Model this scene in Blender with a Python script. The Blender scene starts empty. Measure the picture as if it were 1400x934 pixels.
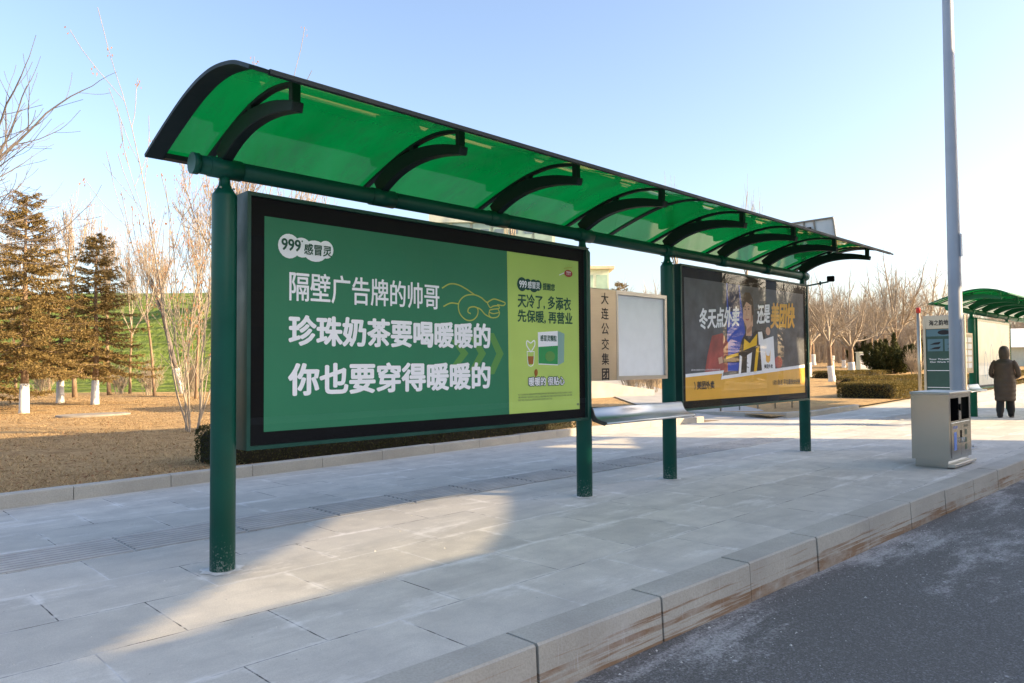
import bpy, bmesh, math, random
from mathutils import Vector, Matrix, noise
from mathutils.geometry import tessellate_polygon

S = bpy.context.scene
COL = S.collection
R_ = math.radians
PI = math.pi

# ------------------------------------------------------------------ camera
CAM_H = 1.35
YAW, PITCH, ROLL = R_(46.5587), R_(1.8224), R_(-0.3914)
FOC = 1003.74
cF = Vector((math.cos(YAW)*math.cos(PITCH), math.sin(YAW)*math.cos(PITCH), math.sin(PITCH)))
r0 = Vector((math.sin(YAW), -math.cos(YAW), 0)); u0 = r0.cross(cF)
cR = r0*math.cos(ROLL)+u0*math.sin(ROLL); cU = u0*math.cos(ROLL)-r0*math.sin(ROLL)
cam = bpy.data.objects.new('camera', bpy.data.cameras.new('camera')); COL.objects.link(cam)
m = Matrix.Identity(4)
for i in range(3):
    m[i][0] = cR[i]; m[i][1] = cU[i]; m[i][2] = -cF[i]
m[2][3] = CAM_H
cam.matrix_world = m
cam.data.sensor_width = 36; cam.data.lens = FOC/1400*36
cam.data.clip_start = 0.05; cam.data.clip_end = 4000
S.camera = cam

# ------------------------------------------------------------------ sky, sun, exposure
SUN_HEAD, SUN_EL = R_(-53.0), R_(22.0)
SUN_DIR = Vector((math.cos(SUN_HEAD)*math.cos(SUN_EL), math.sin(SUN_HEAD)*math.cos(SUN_EL), math.sin(SUN_EL)))
w = bpy.data.worlds.new('World'); S.world = w; w.use_nodes = True
nt = w.node_tree; bg = nt.nodes['Background']
sky = nt.nodes.new('ShaderNodeTexSky'); sky.sky_type = 'NISHITA'; sky.sun_disc = False
sky.sun_elevation = SUN_EL; sky.sun_rotation = R_(90)-SUN_HEAD
sky.altitude = 50; sky.air_density = 1.0; sky.dust_density = 2.6; sky.ozone_density = 1.2
tint = nt.nodes.new('ShaderNodeMix'); tint.data_type = 'RGBA'; tint.blend_type = 'MULTIPLY'; tint.inputs[0].default_value = 1; tint.inputs[7].default_value = (1.0, .968, .985, 1)
nt.links.new(sky.outputs[0], tint.inputs[6]); nt.links.new(tint.outputs[2], bg.inputs[0]); bg.inputs[1].default_value = 0.15
sun = bpy.data.objects.new('sun', bpy.data.lights.new('sun', 'SUN')); COL.objects.link(sun)
sun.data.energy = 5.0; sun.data.angle = R_(0.25); sun.data.color = (1.0, 0.74, 0.42)
sun.rotation_euler = SUN_DIR.to_track_quat('Z', 'Y').to_euler()
S.view_settings.view_transform = 'Standard'; S.view_settings.look = 'None'
S.view_settings.gamma = 1.0; S.view_settings.use_curve_mapping = False
S.view_settings.exposure = 1.36
S.render.engine = 'CYCLES'
S.cycles.max_bounces = 8; S.cycles.diffuse_bounces = 3; S.cycles.glossy_bounces = 4
S.cycles.transmission_bounces = 6; S.cycles.transparent_max_bounces = 12
S.cycles.caustics_reflective = False; S.cycles.caustics_refractive = False
S.cycles.sample_clamp_indirect = 6.0
S.cycles.use_denoising = True

# ------------------------------------------------------------------ helpers
def tag(o, label=None, cat=None, group=None, kind=None):
    if label: o['label'] = label
    if cat: o['category'] = cat
    if group: o['group'] = group
    if kind: o['kind'] = kind
    return o

def thing(name, label, cat, loc=(0, 0, 0), rz=0, group=None):
    o = bpy.data.objects.new(name, None); COL.objects.link(o)
    o.empty_display_size = 0.2
    o.location = loc; o.rotation_euler = (0, 0, rz)
    return tag(o, label, cat, group)

def copy_tree(o, parent=None):
    c = o.copy(); COL.objects.link(c)
    if parent is not None: c.parent = parent
    for ch in list(o.children):
        copy_tree(ch, c)
    return c

class MB:
    def __init__(s): s.v = []; s.f = []; s.m = []; s.sm = []
    def face(s, pts, mi=0, smooth=False):
        n = len(s.v); s.v += [tuple(p) for p in pts]; s.f.append(tuple(range(n, n+len(pts)))); s.m.append(mi); s.sm.append(smooth)
    def box(s, x0, x1, y0, y1, z0, z1, mi=0, M=None):
        p = [Vector((x, y, z)) for z in (z0, z1) for y in (y0, y1) for x in (x0, x1)]
        if M is not None: p = [M @ q for q in p]
        n = len(s.v); s.v += [tuple(q) for q in p]
        for f in ((0, 2, 3, 1), (4, 5, 7, 6), (0, 1, 5, 4), (2, 6, 7, 3), (0, 4, 6, 2), (1, 3, 7, 5)):
            s.f.append(tuple(n+i for i in f)); s.m.append(mi); s.sm.append(False)
    def tube(s, pts, rad, sides=8, mi=0, caps=True, smooth=True):
        pts = [Vector(p) for p in pts]; N = len(pts)
        if not hasattr(rad, '__len__'): rad = [rad]*N
        ref = None; base = len(s.v)
        for i in range(N):
            t = (pts[min(i+1, N-1)]-pts[max(i-1, 0)])
            if t.length < 1e-9: t = Vector((0, 0, 1))
            t.normalize()
            if ref is None:
                ref = Vector((1, 0, 0)) if abs(t.x) < .9 else Vector((0, 1, 0))
            a = ref - t*ref.dot(t)
            if a.length < 1e-6: a = t.orthogonal()
            a.normalize(); b = t.cross(a); ref = a
            for k in range(sides):
                an = 2*PI*k/sides
                s.v.append(tuple(pts[i]+(a*math.cos(an)+b*math.sin(an))*rad[i]))
        for i in range(N-1):
            for k in range(sides):
                k2 = (k+1) % sides
                s.f.append((base+i*sides+k, base+i*sides+k2, base+(i+1)*sides+k2, base+(i+1)*sides+k)); s.m.append(mi); s.sm.append(smooth)
        if caps:
            s.f.append(tuple(base+k for k in reversed(range(sides)))); s.m.append(mi); s.sm.append(False)
            s.f.append(tuple(base+(N-1)*sides+k for k in range(sides))); s.m.append(mi); s.sm.append(False)
    def lathe(s, prof, sides=24, c=(0, 0, 0), mi=0, sx=1, sy=1):
        base = len(s.v)
        for r, z in prof:
            for k in range(sides):
                an = 2*PI*k/sides; s.v.append((c[0]+r*sx*math.cos(an), c[1]+r*sy*math.sin(an), c[2]+z))
        for i in range(len(prof)-1):
            for k in range(sides):
                k2 = (k+1) % sides
                s.f.append((base+i*sides+k, base+i*sides+k2, base+(i+1)*sides+k2, base+(i+1)*sides+k)); s.m.append(mi); s.sm.append(True)
        s.f.append(tuple(base+k for k in reversed(range(sides)))); s.m.append(mi); s.sm.append(False)
        s.f.append(tuple(base+(len(prof)-1)*sides+k for k in range(sides))); s.m.append(mi); s.sm.append(False)
    def strip(s, prof, x0, x1, mi=0, smooth=True, close=False, ends=True):
        """profile points (y,z) extruded along x"""
        n = len(s.v); N = len(prof)
        for x in (x0, x1): s.v += [(x, p[0], p[1]) for p in prof]
        for i in range(N if close else N-1):
            j = (i+1) % N
            s.f.append((n+i, n+N+i, n+N+j, n+j)); s.m.append(mi); s.sm.append(smooth)
        if close and ends:
            s.f.append(tuple(n+i for i in range(N))); s.m.append(mi); s.sm.append(False)
            s.f.append(tuple(n+N+i for i in reversed(range(N)))); s.m.append(mi); s.sm.append(False)
    def build(s, name, mats, parent=None, loc=None, rz=None, auto=None):
        me = bpy.data.meshes.new(name); me.from_pydata(s.v, [], s.f)
        if not isinstance(mats, (list, tuple)): mats = [mats]
        for mt in mats: me.materials.append(mt)
        me.polygons.foreach_set('material_index', s.m); me.polygons.foreach_set('use_smooth', s.sm); me.update()
        o = bpy.data.objects.new(name, me); COL.objects.link(o)
        if parent is not None: o.parent = parent
        if loc is not None: o.location = loc
        if rz is not None: o.rotation_euler = (0, 0, rz)
        return o

def bevel(o, w, seg=2):
    bm = bmesh.new(); bm.from_mesh(o.data)
    bmesh.ops.remove_doubles(bm, verts=bm.verts, dist=1e-5)
    bm.to_mesh(o.data); bm.free()
    md = o.modifiers.new('bevel', 'BEVEL'); md.width = w; md.segments = seg; md.limit_method = 'ANGLE'; md.angle_limit = R_(40)
    return o

# ------------------------------------------------------------------ materials
def newmat(name):
    mt = bpy.data.materials.new(name); mt.use_nodes = True
    n = mt.node_tree.nodes; l = mt.node_tree.links
    return mt, n, l, n['Principled BSDF']

def pmat(name, col, rough=.6, metal=0, var=.12, scale=6, bump=0, bscale=60, spec=.5, coord='Object', col2=None, coat=0, stretch=(1, 1, 1), detail=5):
    mt, n, l, b = newmat(name)
    tc = n.new('ShaderNodeTexCoord'); mp = n.new('ShaderNodeMapping'); mp.inputs['Scale'].default_value = stretch
    l.new(tc.outputs[coord], mp.inputs[0])
    nz = n.new('ShaderNodeTexNoise'); nz.inputs['Scale'].default_value = scale; nz.inputs['Detail'].default_value = detail
    l.new(mp.outputs[0], nz.inputs[0])
    cr = n.new('ShaderNodeValToRGB'); cr.color_ramp.elements[0].position = .3; cr.color_ramp.elements[1].position = .72
    c2 = col2 or tuple(min(1, c*(1+var)) for c in col)
    c1 = col if col2 else tuple(c*(1-var) for c in col)
    cr.color_ramp.elements[0].color = (*c1, 1); cr.color_ramp.elements[1].color = (*c2, 1)
    l.new(nz.outputs[0], cr.inputs[0]); l.new(cr.outputs[0], b.inputs['Base Color'])
    b.inputs['Roughness'].default_value = rough; b.inputs['Metallic'].default_value = metal
    b.inputs['Specular IOR Level'].default_value = spec; b.inputs['Coat Weight'].default_value = coat
    if bump:
        n2 = n.new('ShaderNodeTexNoise'); n2.inputs['Scale'].default_value = bscale; n2.inputs['Detail'].default_value = 4
        l.new(mp.outputs[0], n2.inputs[0])
        bp = n.new('ShaderNodeBump'); bp.inputs['Strength'].default_value = bump; bp.inputs['Distance'].default_value = .01
        l.new(n2.outputs[0], bp.inputs['Height']); l.new(bp.outputs[0], b.inputs['Normal'])
    return mt

def flat(name, col, rough=.6):
    return pmat(name, col, rough, var=.03, scale=3, spec=.3)

def mixrgb(n, l, fac, a, b, mode='MIX'):
    x = n.new('ShaderNodeMix'); x.data_type = 'RGBA'; x.blend_type = mode
    for s_, v in ((0, fac), (6, a), (7, b)):
        if hasattr(v, 'is_output') or hasattr(v, 'links'): l.new(v, x.inputs[s_])
        elif s_ == 0: x.inputs[0].default_value = v
        else: x.inputs[s_].default_value = (*v, 1)
    return x.outputs[2]

def ramp(n, l, src, p0, p1, c0=(0, 0, 0), c1=(1, 1, 1)):
    cr = n.new('ShaderNodeValToRGB'); e = cr.color_ramp.elements
    e[0].position = p0; e[1].position = p1; e[0].color = (*c0, 1); e[1].color = (*c1, 1)
    l.new(src, cr.inputs[0]); return cr.outputs[0]

def tex(n, l, vec, scale, detail=5, rough=.55, stretch=None, kind='Noise'):
    if stretch:
        mp = n.new('ShaderNodeMapping'); mp.inputs['Scale'].default_value = stretch; l.new(vec, mp.inputs[0]); vec = mp.outputs[0]
    t = n.new('ShaderNodeTex'+kind); t.inputs['Scale'].default_value = scale
    if kind == 'Noise': t.inputs['Detail'].default_value = detail; t.inputs['Roughness'].default_value = rough
    l.new(vec, t.inputs['Vector']); return t

# pavement: granite slabs in running bond, white salt bloom, dark and chalky joints
def mat_pavement():
    mt, n, l, b = newmat('granite_paving')
    tc = n.new('ShaderNodeTexCoord'); vec = tc.outputs['Object']
    mp = n.new('ShaderNodeMapping'); mp.inputs['Location'].default_value = (-.695+.43, .339+.643*0, 0)
    l.new(vec, mp.inputs[0])
    wob = tex(n, l, vec, 2.2, 2)
    sub = n.new('ShaderNodeVectorMath'); sub.operation = 'MULTIPLY_ADD'
    l.new(wob.outputs['Color'], sub.inputs[0]); sub.inputs[1].default_value = (.012, .012, 0); l.new(mp.outputs[0], sub.inputs[2])
    br = n.new('ShaderNodeTexBrick'); br.offset = .5
    br.inputs['Scale'].default_value = 1; br.inputs['Brick Width'].default_value = .86; br.inputs['Row Height'].default_value = .643
    br.inputs['Mortar Size'].default_value = .0045; br.inputs['Mortar Smooth'].default_value = .3
    br.inputs['Color1'].default_value = (.52, .495, .435, 1); br.inputs['Color2'].default_value = (.665, .63, .555, 1); br.inputs['Mortar'].default_value = (.48, .47, .45, 1)
    l.new(sub.outputs[0], br.inputs['Vector'])
    fine = tex(n, l, vec, 90, 3); mid = tex(n, l, vec, 3.0, 6, .65)
    c = mixrgb(n, l, .24, br.outputs[0], ramp(n, l, fine.outputs[0], .3, .7, (.40, .38, .335), (.78, .74, .67)))
    c = mixrgb(n, l, ramp(n, l, mid.outputs[0], .35, .75, (0, 0, 0), (.6, .6, .6)), c, (.35, .34, .32))
    st0 = tex(n, l, vec, 1.1, 7, .7, (.5, 2.6, 1)); c = mixrgb(n, l, ramp(n, l, st0.outputs[0], .5, .72, (0, 0, 0), (.45, .45, .45)), c, (.31, .295, .27))
    sp0 = tex(n, l, vec, 260, 2); c = mixrgb(n, l, ramp(n, l, sp0.outputs[0], .55, .68, (0, 0, 0), (.45, .45, .45)), c, (.22, .215, .21))
    # joints: dark in places, chalk white elsewhere
    jn = tex(n, l, vec, 1.3, 3); jw = tex(n, l, vec, 14, 2)
    jc = mixrgb(n, l, ramp(n, l, jn.outputs[0], .47, .56), (.035, .032, .03), (.6, .59, .57))
    jm = n.new('ShaderNodeMath'); jm.operation = 'MULTIPLY'
    l.new(br.outputs['Fac'], jm.inputs[0]); l.new(ramp(n, l, jw.outputs[0], .3, .5), jm.inputs[1])
    c = mixrgb(n, l, jm.outputs[0], c, jc)
    # salt bloom, drawn out along the street
    s1 = tex(n, l, vec, 1.5, 8, .72, (.55, 1.7, 1)); s2 = tex(n, l, vec, 22, 4, .7)
    br2 = n.new('ShaderNodeTexBrick'); br2.offset = .5
    for k_ in ('Scale', 'Brick Width', 'Row Height'): br2.inputs[k_].default_value = br.inputs[k_].default_value
    br2.inputs['Mortar Size'].default_value = .05; br2.inputs['Mortar Smooth'].default_value = 1
    l.new(sub.outputs[0], br2.inputs['Vector'])
    a = n.new('ShaderNodeMath'); a.operation = 'MULTIPLY_ADD'; l.new(br2.outputs['Fac'], a.inputs[0]); a.inputs[1].default_value = .1; l.new(s1.outputs[0], a.inputs[2])
    a2 = n.new('ShaderNodeMath'); a2.operation = 'MULTIPLY_ADD'; l.new(s2.outputs[0], a2.inputs[0]); a2.inputs[1].default_value = .16; l.new(a.outputs[0], a2.inputs[2])
    c = mixrgb(n, l, ramp(n, l, a2.outputs[0], .64, .80, (0, 0, 0), (.7, .7, .7)), c, (.80, .775, .735))
    # a few dark spots and damp patches
    d1 = tex(n, l, vec, .9, 4); c = mixrgb(n, l, ramp(n, l, d1.outputs[0], .6, .75, (0, 0, 0), (.35, .35, .35)), c, (.27, .26, .24))
    v = tex(n, l, vec, 5, kind='Voronoi'); c = mixrgb(n, l, ramp(n, l, v.outputs['Distance'], .0, .035, (.8, .8, .8), (0, 0, 0)), c, (.09, .085, .08))
    l.new(c, b.inputs['Base Color']); b.inputs['Roughness'].default_value = .82; b.inputs['Specular IOR Level'].default_value = .3
    bp = n.new('ShaderNodeBump'); bp.inputs['Strength'].default_value = .35; bp.inputs['Distance'].default_value = .004
    hs = n.new('ShaderNodeMath'); hs.operation = 'MULTIPLY_ADD'; l.new(br.outputs['Fac'], hs.inputs[0]); hs.inputs[1].default_value = -1.2; l.new(fine.outputs[0], hs.inputs[2])
    l.new(hs.outputs[0], bp.inputs['Height']); l.new(bp.outputs[0], b.inputs['Normal'])
    return mt

def mat_asphalt():
    mt, n, l, b = newmat('asphalt')
    tc = n.new('ShaderNodeTexCoord'); vec = tc.outputs['Object']
    f1 = tex(n, l, vec, 130, 2); v1 = tex(n, l, vec, 105, kind='Voronoi'); big = tex(n, l, vec, .8, 5)
    c = mixrgb(n, l, ramp(n, l, f1.outputs[0], .35, .7), (.090, .087, .081), (.180, .174, .162))
    c = mixrgb(n, l, ramp(n, l, v1.outputs['Color'], .70, .84, (0, 0, 0), (.5, .5, .5)), c, (.32, .32, .33))
    c = mixrgb(n, l, ramp(n, l, big.outputs[0], .4, .7, (0, 0, 0), (.4, .4, .4)), c, (.115, .111, .103))
    # pale salt dust drifted along the gutter
    s1 = tex(n, l, vec, 1.1, 7, .7, (.45, 1.6, 1)); s2 = tex(n, l, vec, 70, 3, .7)
    sx = n.new('ShaderNodeSeparateXYZ'); l.new(vec, sx.inputs[0])
    mr = n.new('ShaderNodeMapRange'); mr.inputs['From Min'].default_value = .2; mr.inputs['From Max'].default_value = 2.3
    mr.inputs['To Min'].default_value = -.12; mr.inputs['To Max'].default_value = .05; l.new(sx.outputs[1], mr.inputs[0])
    a = n.new('ShaderNodeMath'); a.operation = 'ADD'; l.new(mr.outputs[0], a.inputs[0]); l.new(s1.outputs[0], a.inputs[1])
    a2 = n.new('ShaderNodeMath'); a2.operation = 'MULTIPLY_ADD'; l.new(s2.outputs[0], a2.inputs[0]); a2.inputs[1].default_value = .42; l.new(a.outputs[0], a2.inputs[2])
    c = mixrgb(n, l, ramp(n, l, a2.outputs[0], .78, .93, (0, 0, 0), (.75, .75, .75)), c, (.52, .51, .49))
    v2 = tex(n, l, vec, 7, kind='Voronoi'); m2 = n.new('ShaderNodeMath'); m2.operation = 'MULTIPLY'
    l.new(ramp(n, l, v2.outputs['Distance'], .05, .11, (.8, .8, .8), (0, 0, 0)), m2.inputs[0]); l.new(ramp(n, l, a.outputs[0], .45, .6), m2.inputs[1])
    c = mixrgb(n, l, m2.outputs[0], c, (.5, .5, .5))
    l.new(c, b.inputs['Base Color']); b.inputs['Roughness'].default_value = .85; b.inputs['Specular IOR Level'].default_value = .3
    bp = n.new('ShaderNodeBump'); bp.inputs['Strength'].default_value = .8; bp.inputs['Distance'].default_value = .006
    l.new(f1.outputs[0], bp.inputs['Height']); l.new(bp.outputs[0], b.inputs['Normal'])
    return mt

def mat_kerb(rust=True):
    mt, n, l, b = newmat('granite_kerb' if rust else 'concrete_kerb')
    tc = n.new('ShaderNodeTexCoord'); vec = tc.outputs['Object']
    f = tex(n, l, vec, 80, 3); mid = tex(n, l, vec, 2.5, 6)
    c = mixrgb(n, l, ramp(n, l, f.outputs[0], .3, .7), (.39, .37, .32), (.49, .465, .41))
    c = mixrgb(n, l, ramp(n, l, mid.outputs[0], .4, .7, (0, 0, 0), (.5, .5, .5)), c, (.31, .29, .26))
    if rust:
        g = n.new('ShaderNodeNewGeometry'); sn = n.new('ShaderNodeSeparateXYZ'); l.new(g.outputs['Normal'], sn.inputs[0])
        side = ramp(n, l, sn.outputs[2], .3, .7, (1, 1, 1), (0, 0, 0))
        sp = n.new('ShaderNodeSeparateXYZ'); l.new(vec, sp.inputs[0])
        st = tex(n, l, vec, 1.0, 6, .7, (.8, 1, 44)); st2 = tex(n, l, vec, 2.2, 5, .6, (1, 1, 3.2))
        lo = n.new('ShaderNodeMapRange'); lo.inputs['From Min'].default_value = -.26; lo.inputs['From Max'].default_value = 0
        lo.inputs['To Min'].default_value = .12; lo.inputs['To Max'].default_value = -.17; l.new(sp.outputs[2], lo.inputs[0])
        a = n.new('ShaderNodeMath'); a.operation = 'ADD'; l.new(st.outputs[0], a.inputs[0]); l.new(lo.outputs[0], a.inputs[1])
        m1 = n.new('ShaderNodeMath'); m1.operation = 'MULTIPLY'; l.new(ramp(n, l, a.outputs[0], .50, .56), m1.inputs[0]); l.new(side, m1.inputs[1])
        m3 = n.new('ShaderNodeMath'); m3.operation = 'MULTIPLY'; l.new(m1.outputs[0], m3.inputs[0]); l.new(ramp(n, l, st2.outputs[0], .38, .58, (.15, .15, .15), (.85, .85, .85)), m3.inputs[1])
        c = mixrgb(n, l, m3.outputs[0], c, (.22, .115, .05))
        w_ = tex(n, l, vec, 6, 5, .7, (6, 1, .5)); m2 = n.new('ShaderNodeMath'); m2.operation = 'MULTIPLY'
        l.new(ramp(n, l, w_.outputs[0], .6, .72, (0, 0, 0), (.5, .5, .5)), m2.inputs[0]); l.new(side, m2.inputs[1])
        c = mixrgb(n, l, m2.outputs[0], c, (.55, .55, .54))
        tp = tex(n, l, vec, 1.7, 7, .7, (.6, 3, 1)); c = mixrgb(n, l, ramp(n, l, tp.outputs[0], .56, .74, (0, 0, 0), (.45, .45, .45)), c, (.58, .58, .57))
    l.new(c, b.inputs['Base Color']); b.inputs['Roughness'].default_value = .85; b.inputs['Specular IOR Level'].default_value = .3
    bp = n.new('ShaderNodeBump'); bp.inputs['Strength'].default_value = .5; bp.inputs['Distance'].default_value = .004
    l.new(f.outputs[0], bp.inputs['Height']); l.new(bp.outputs[0], b.inputs['Normal'])
    return mt

def mat_lawn():
    mt, n, l, b = newmat('dry_lawn')
    tc = n.new('ShaderNodeTexCoord'); vec = tc.outputs['Object']
    a = tex(n, l, vec, .5, 6, .6); f = tex(n, l, vec, 28, 4, .7); g = tex(n, l, vec, 5, 5)
    c = mixrgb(n, l, ramp(n, l, f.outputs[0], .3, .72), (.30, .19, .085), (.62, .44, .235))
    c = mixrgb(n, l, ramp(n, l, a.outputs[0], .42, .66, (0, 0, 0), (.6, .6, .6)), c, (.50, .355, .18))
    c = mixrgb(n, l, ramp(n, l, g.outputs[0], .48, .70, (0, 0, 0), (.75, .75, .75)), c, (.20, .115, .055))
    l.new(c, b.inputs['Base Color']); b.inputs['Roughness'].default_value = 1; b.inputs['Specular IOR Level'].default_value = .1
    bp = n.new('ShaderNodeBump'); bp.inputs['Strength'].default_value = 1; bp.inputs['Distance'].default_value = .05
    l.new(f.outputs[0], bp.inputs['Height']); l.new(bp.outputs[0], b.inputs['Normal'])
    return mt

def mat_paint(name, col, rough=.42, chips=True):
    mt, n, l, b = newmat(name)
    tc = n.new('ShaderNodeTexCoord'); vec = tc.outputs['Object']
    a = tex(n, l, vec, 4, 5); c = mixrgb(n, l, ramp(n, l, a.outputs[0], .35, .7), tuple(x*.88 for x in col), tuple(x*1.12 for x in col))
    if chips:
        v = tex(n, l, vec, 75, 5, .7); sp = n.new('ShaderNodeSeparateXYZ'); l.new(vec, sp.inputs[0])
        lo = n.new('ShaderNodeMapRange'); lo.inputs['From Min'].default_value = 0; lo.inputs['From Max'].default_value = .35
        lo.inputs['To Min'].default_value = .20; lo.inputs['To Max'].default_value = .0; l.new(sp.outputs[2], lo.inputs[0])
        ad = n.new('ShaderNodeMath'); ad.operation = 'ADD'; l.new(v.outputs[0], ad.inputs[0]); l.new(lo.outputs[0], ad.inputs[1])
        c = mixrgb(n, l, ramp(n, l, ad.outputs[0], .71, .76, (0, 0, 0), (.75, .75, .75)), c, (.36, .39, .37))
    b.inputs['Specular IOR Level'].default_value = .3
    l.new(c, b.inputs['Base Color']); b.inputs['Roughness'].default_value = rough
    l.new(ramp(n, l, a.outputs[0], .3, .7, (rough-.08,)*3, (rough+.12,)*3), b.inputs['Roughness'])
    return mt

def schlick(n, l, f0=.045):
    lw = n.new('ShaderNodeLayerWeight'); lw.inputs[0].default_value = .5
    p = n.new('ShaderNodeMath'); p.operation = 'POWER'; l.new(lw.outputs['Facing'], p.inputs[0]); p.inputs[1].default_value = 5
    a = n.new('ShaderNodeMath'); a.operation = 'MULTIPLY_ADD'; l.new(p.outputs[0], a.inputs[0]); a.inputs[1].default_value = 1-f0; a.inputs[2].default_value = f0
    return a.outputs[0]

def mat_canopy():
    mt = bpy.data.materials.new('green_acrylic'); mt.use_nodes = True
    n = mt.node_tree.nodes; l = mt.node_tree.links; n.clear()
    out = n.new('ShaderNodeOutputMaterial')
    tr = n.new('ShaderNodeBsdfTranslucent'); tp = n.new('ShaderNodeBsdfTransparent'); gl = n.new('ShaderNodeBsdfGlossy')
    tc = n.new('ShaderNodeTexCoord'); a = tex(n, l, tc.outputs['Object'], 1.5, 4, .6, (1, .4, 1))
    l.new(mixrgb(n, l, ramp(n, l, a.outputs[0], .3, .72), (.0, .19, .022), (.006, .33, .055)), tr.inputs[0])
    d1 = tex(n, l, tc.outputs['Object'], 3, 8, .75, (1.6, .35, 1)); d2 = tex(n, l, tc.outputs['Object'], 55, 3, .7)
    dm = n.new('ShaderNodeMath'); dm.operation = 'MULTIPLY_ADD'; l.new(d2.outputs[0], dm.inputs[0]); dm.inputs[1].default_value = .3; l.new(d1.outputs[0], dm.inputs[2])
    src = tr.inputs[0].links[0].from_socket; l.new(mixrgb(n, l, ramp(n, l, dm.outputs[0], .62, .85, (0, 0, 0), (.6, .6, .6)), src, (.03, .11, .035)), tr.inputs[0])
    tp.inputs[0].default_value = (.0, .30, .05, 1)
    gl.inputs[0].default_value = (1, 1, 1, 1); gl.inputs['Roughness'].default_value = .03
    m1 = n.new('ShaderNodeMixShader'); m1.inputs[0].default_value = .25
    l.new(tr.outputs[0], m1.inputs[1]); l.new(tp.outputs[0], m1.inputs[2])
    m2 = n.new('ShaderNodeMixShader'); l.new(schlick(n, l, .06), m2.inputs[0]); l.new(m1.outputs[0], m2.inputs[1]); l.new(gl.outputs[0], m2.inputs[2])
    l.new(m2.outputs[0], out.inputs[0]); return mt

def mat_glass(name, tint=(1, 1, 1), ior=1.5):
    mt = bpy.data.materials.new(name); mt.use_nodes = True
    n = mt.node_tree.nodes; l = mt.node_tree.links; n.clear()
    out = n.new('ShaderNodeOutputMaterial'); tp = n.new('ShaderNodeBsdfTransparent'); gl = n.new('ShaderNodeBsdfGlossy')
    tp.inputs[0].default_value = (*tint, 1); gl.inputs['Roughness'].default_value = .01; gl.inputs[0].default_value = (1, 1, 1, 1)
    m = n.new('ShaderNodeMixShader'); l.new(schlick(n, l), m.inputs[0]); l.new(tp.outputs[0], m.inputs[1]); l.new(gl.outputs[0], m.inputs[2])
    l.new(m.outputs[0], out.inputs[0]); return mt

def mat_leaf(name, c1, c2, trans=.25):
    mt, n, l, b = newmat(name)
    g = n.new('ShaderNodeNewGeometry')
    c = mixrgb(n, l, g.outputs['Random Per Island'], c1, c2)
    l.new(c, b.inputs['Base Color']); b.inputs['Roughness'].default_value = .75; b.inputs['Specular IOR Level'].default_value = .2
    tr = n.new('ShaderNodeBsdfTranslucent'); l.new(c, tr.inputs[0])
    mx = n.new('ShaderNodeMixShader'); mx.inputs[0].default_value = trans
    l.new(b.outputs[0], mx.inputs[1]); l.new(tr.outputs[0], mx.inputs[2])
    l.new(mx.outputs[0], n['Material Output'].inputs[0]); return mt

def mat_steel(name, col=(.55, .54, .51), rough=.35, stretch=(1, 1, 30)):
    mt, n, l, b = newmat(name)
    tc = n.new('ShaderNodeTexCoord'); vec = tc.outputs['Object']
    a = tex(n, l, vec, 4, 4, .6, stretch); d = tex(n, l, vec, 1.3, 5)
    l.new(mixrgb(n, l, ramp(n, l, d.outputs[0], .35, .7), tuple(x*.8 for x in col), col), b.inputs['Base Color'])
    l.new(ramp(n, l, a.outputs[0], .3, .7, (rough-.07,)*3, (rough+.1,)*3), b.inputs['Roughness'])
    b.inputs['Metallic'].default_value = .9; return mt

def mat_net():
    mt, n, l, b = newmat('green_netting')
    tc = n.new('ShaderNodeTexCoord'); vec = tc.outputs['Object']
    a = tex(n, l, vec, .22, 8, .7); f = tex(n, l, vec, 2.5, 5, .7, (1, 1, .3)); wv = n.new('ShaderNodeTexWave'); wv.bands_direction = 'DIAGONAL'
    wv.inputs['Scale'].default_value = .35; wv.inputs['Distortion'].default_value = 6; wv.inputs['Detail'].default_value = 4; l.new(vec, wv.inputs['Vector'])
    c = mixrgb(n, l, ramp(n, l, a.outputs[0], .35, .68), (.125, .190, .035), (.225, .290, .062))
    c = mixrgb(n, l, ramp(n, l, f.outputs[0], .45, .7, (0, 0, 0), (.65, .65, .65)), c, (.075, .105, .028))
    c = mixrgb(n, l, ramp(n, l, wv.outputs[0], .6, .95, (0, 0, 0), (.4, .4, .4)), c, (.23, .27, .09))
    l.new(c, b.inputs['Base Color']); b.inputs['Roughness'].default_value = .95; b.inputs['Specular IOR Level'].default_value = .15
    h = n.new('ShaderNodeMath'); h.operation = 'ADD'; l.new(wv.outputs[0], h.inputs[0]); l.new(f.outputs[0], h.inputs[1])
    bp = n.new('ShaderNodeBump'); bp.inputs['Strength'].default_value = 1; bp.inputs['Distance'].default_value = .35
    l.new(h.outputs[0], bp.inputs['Height']); l.new(bp.outputs[0], b.inputs['Normal']); return mt

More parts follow.
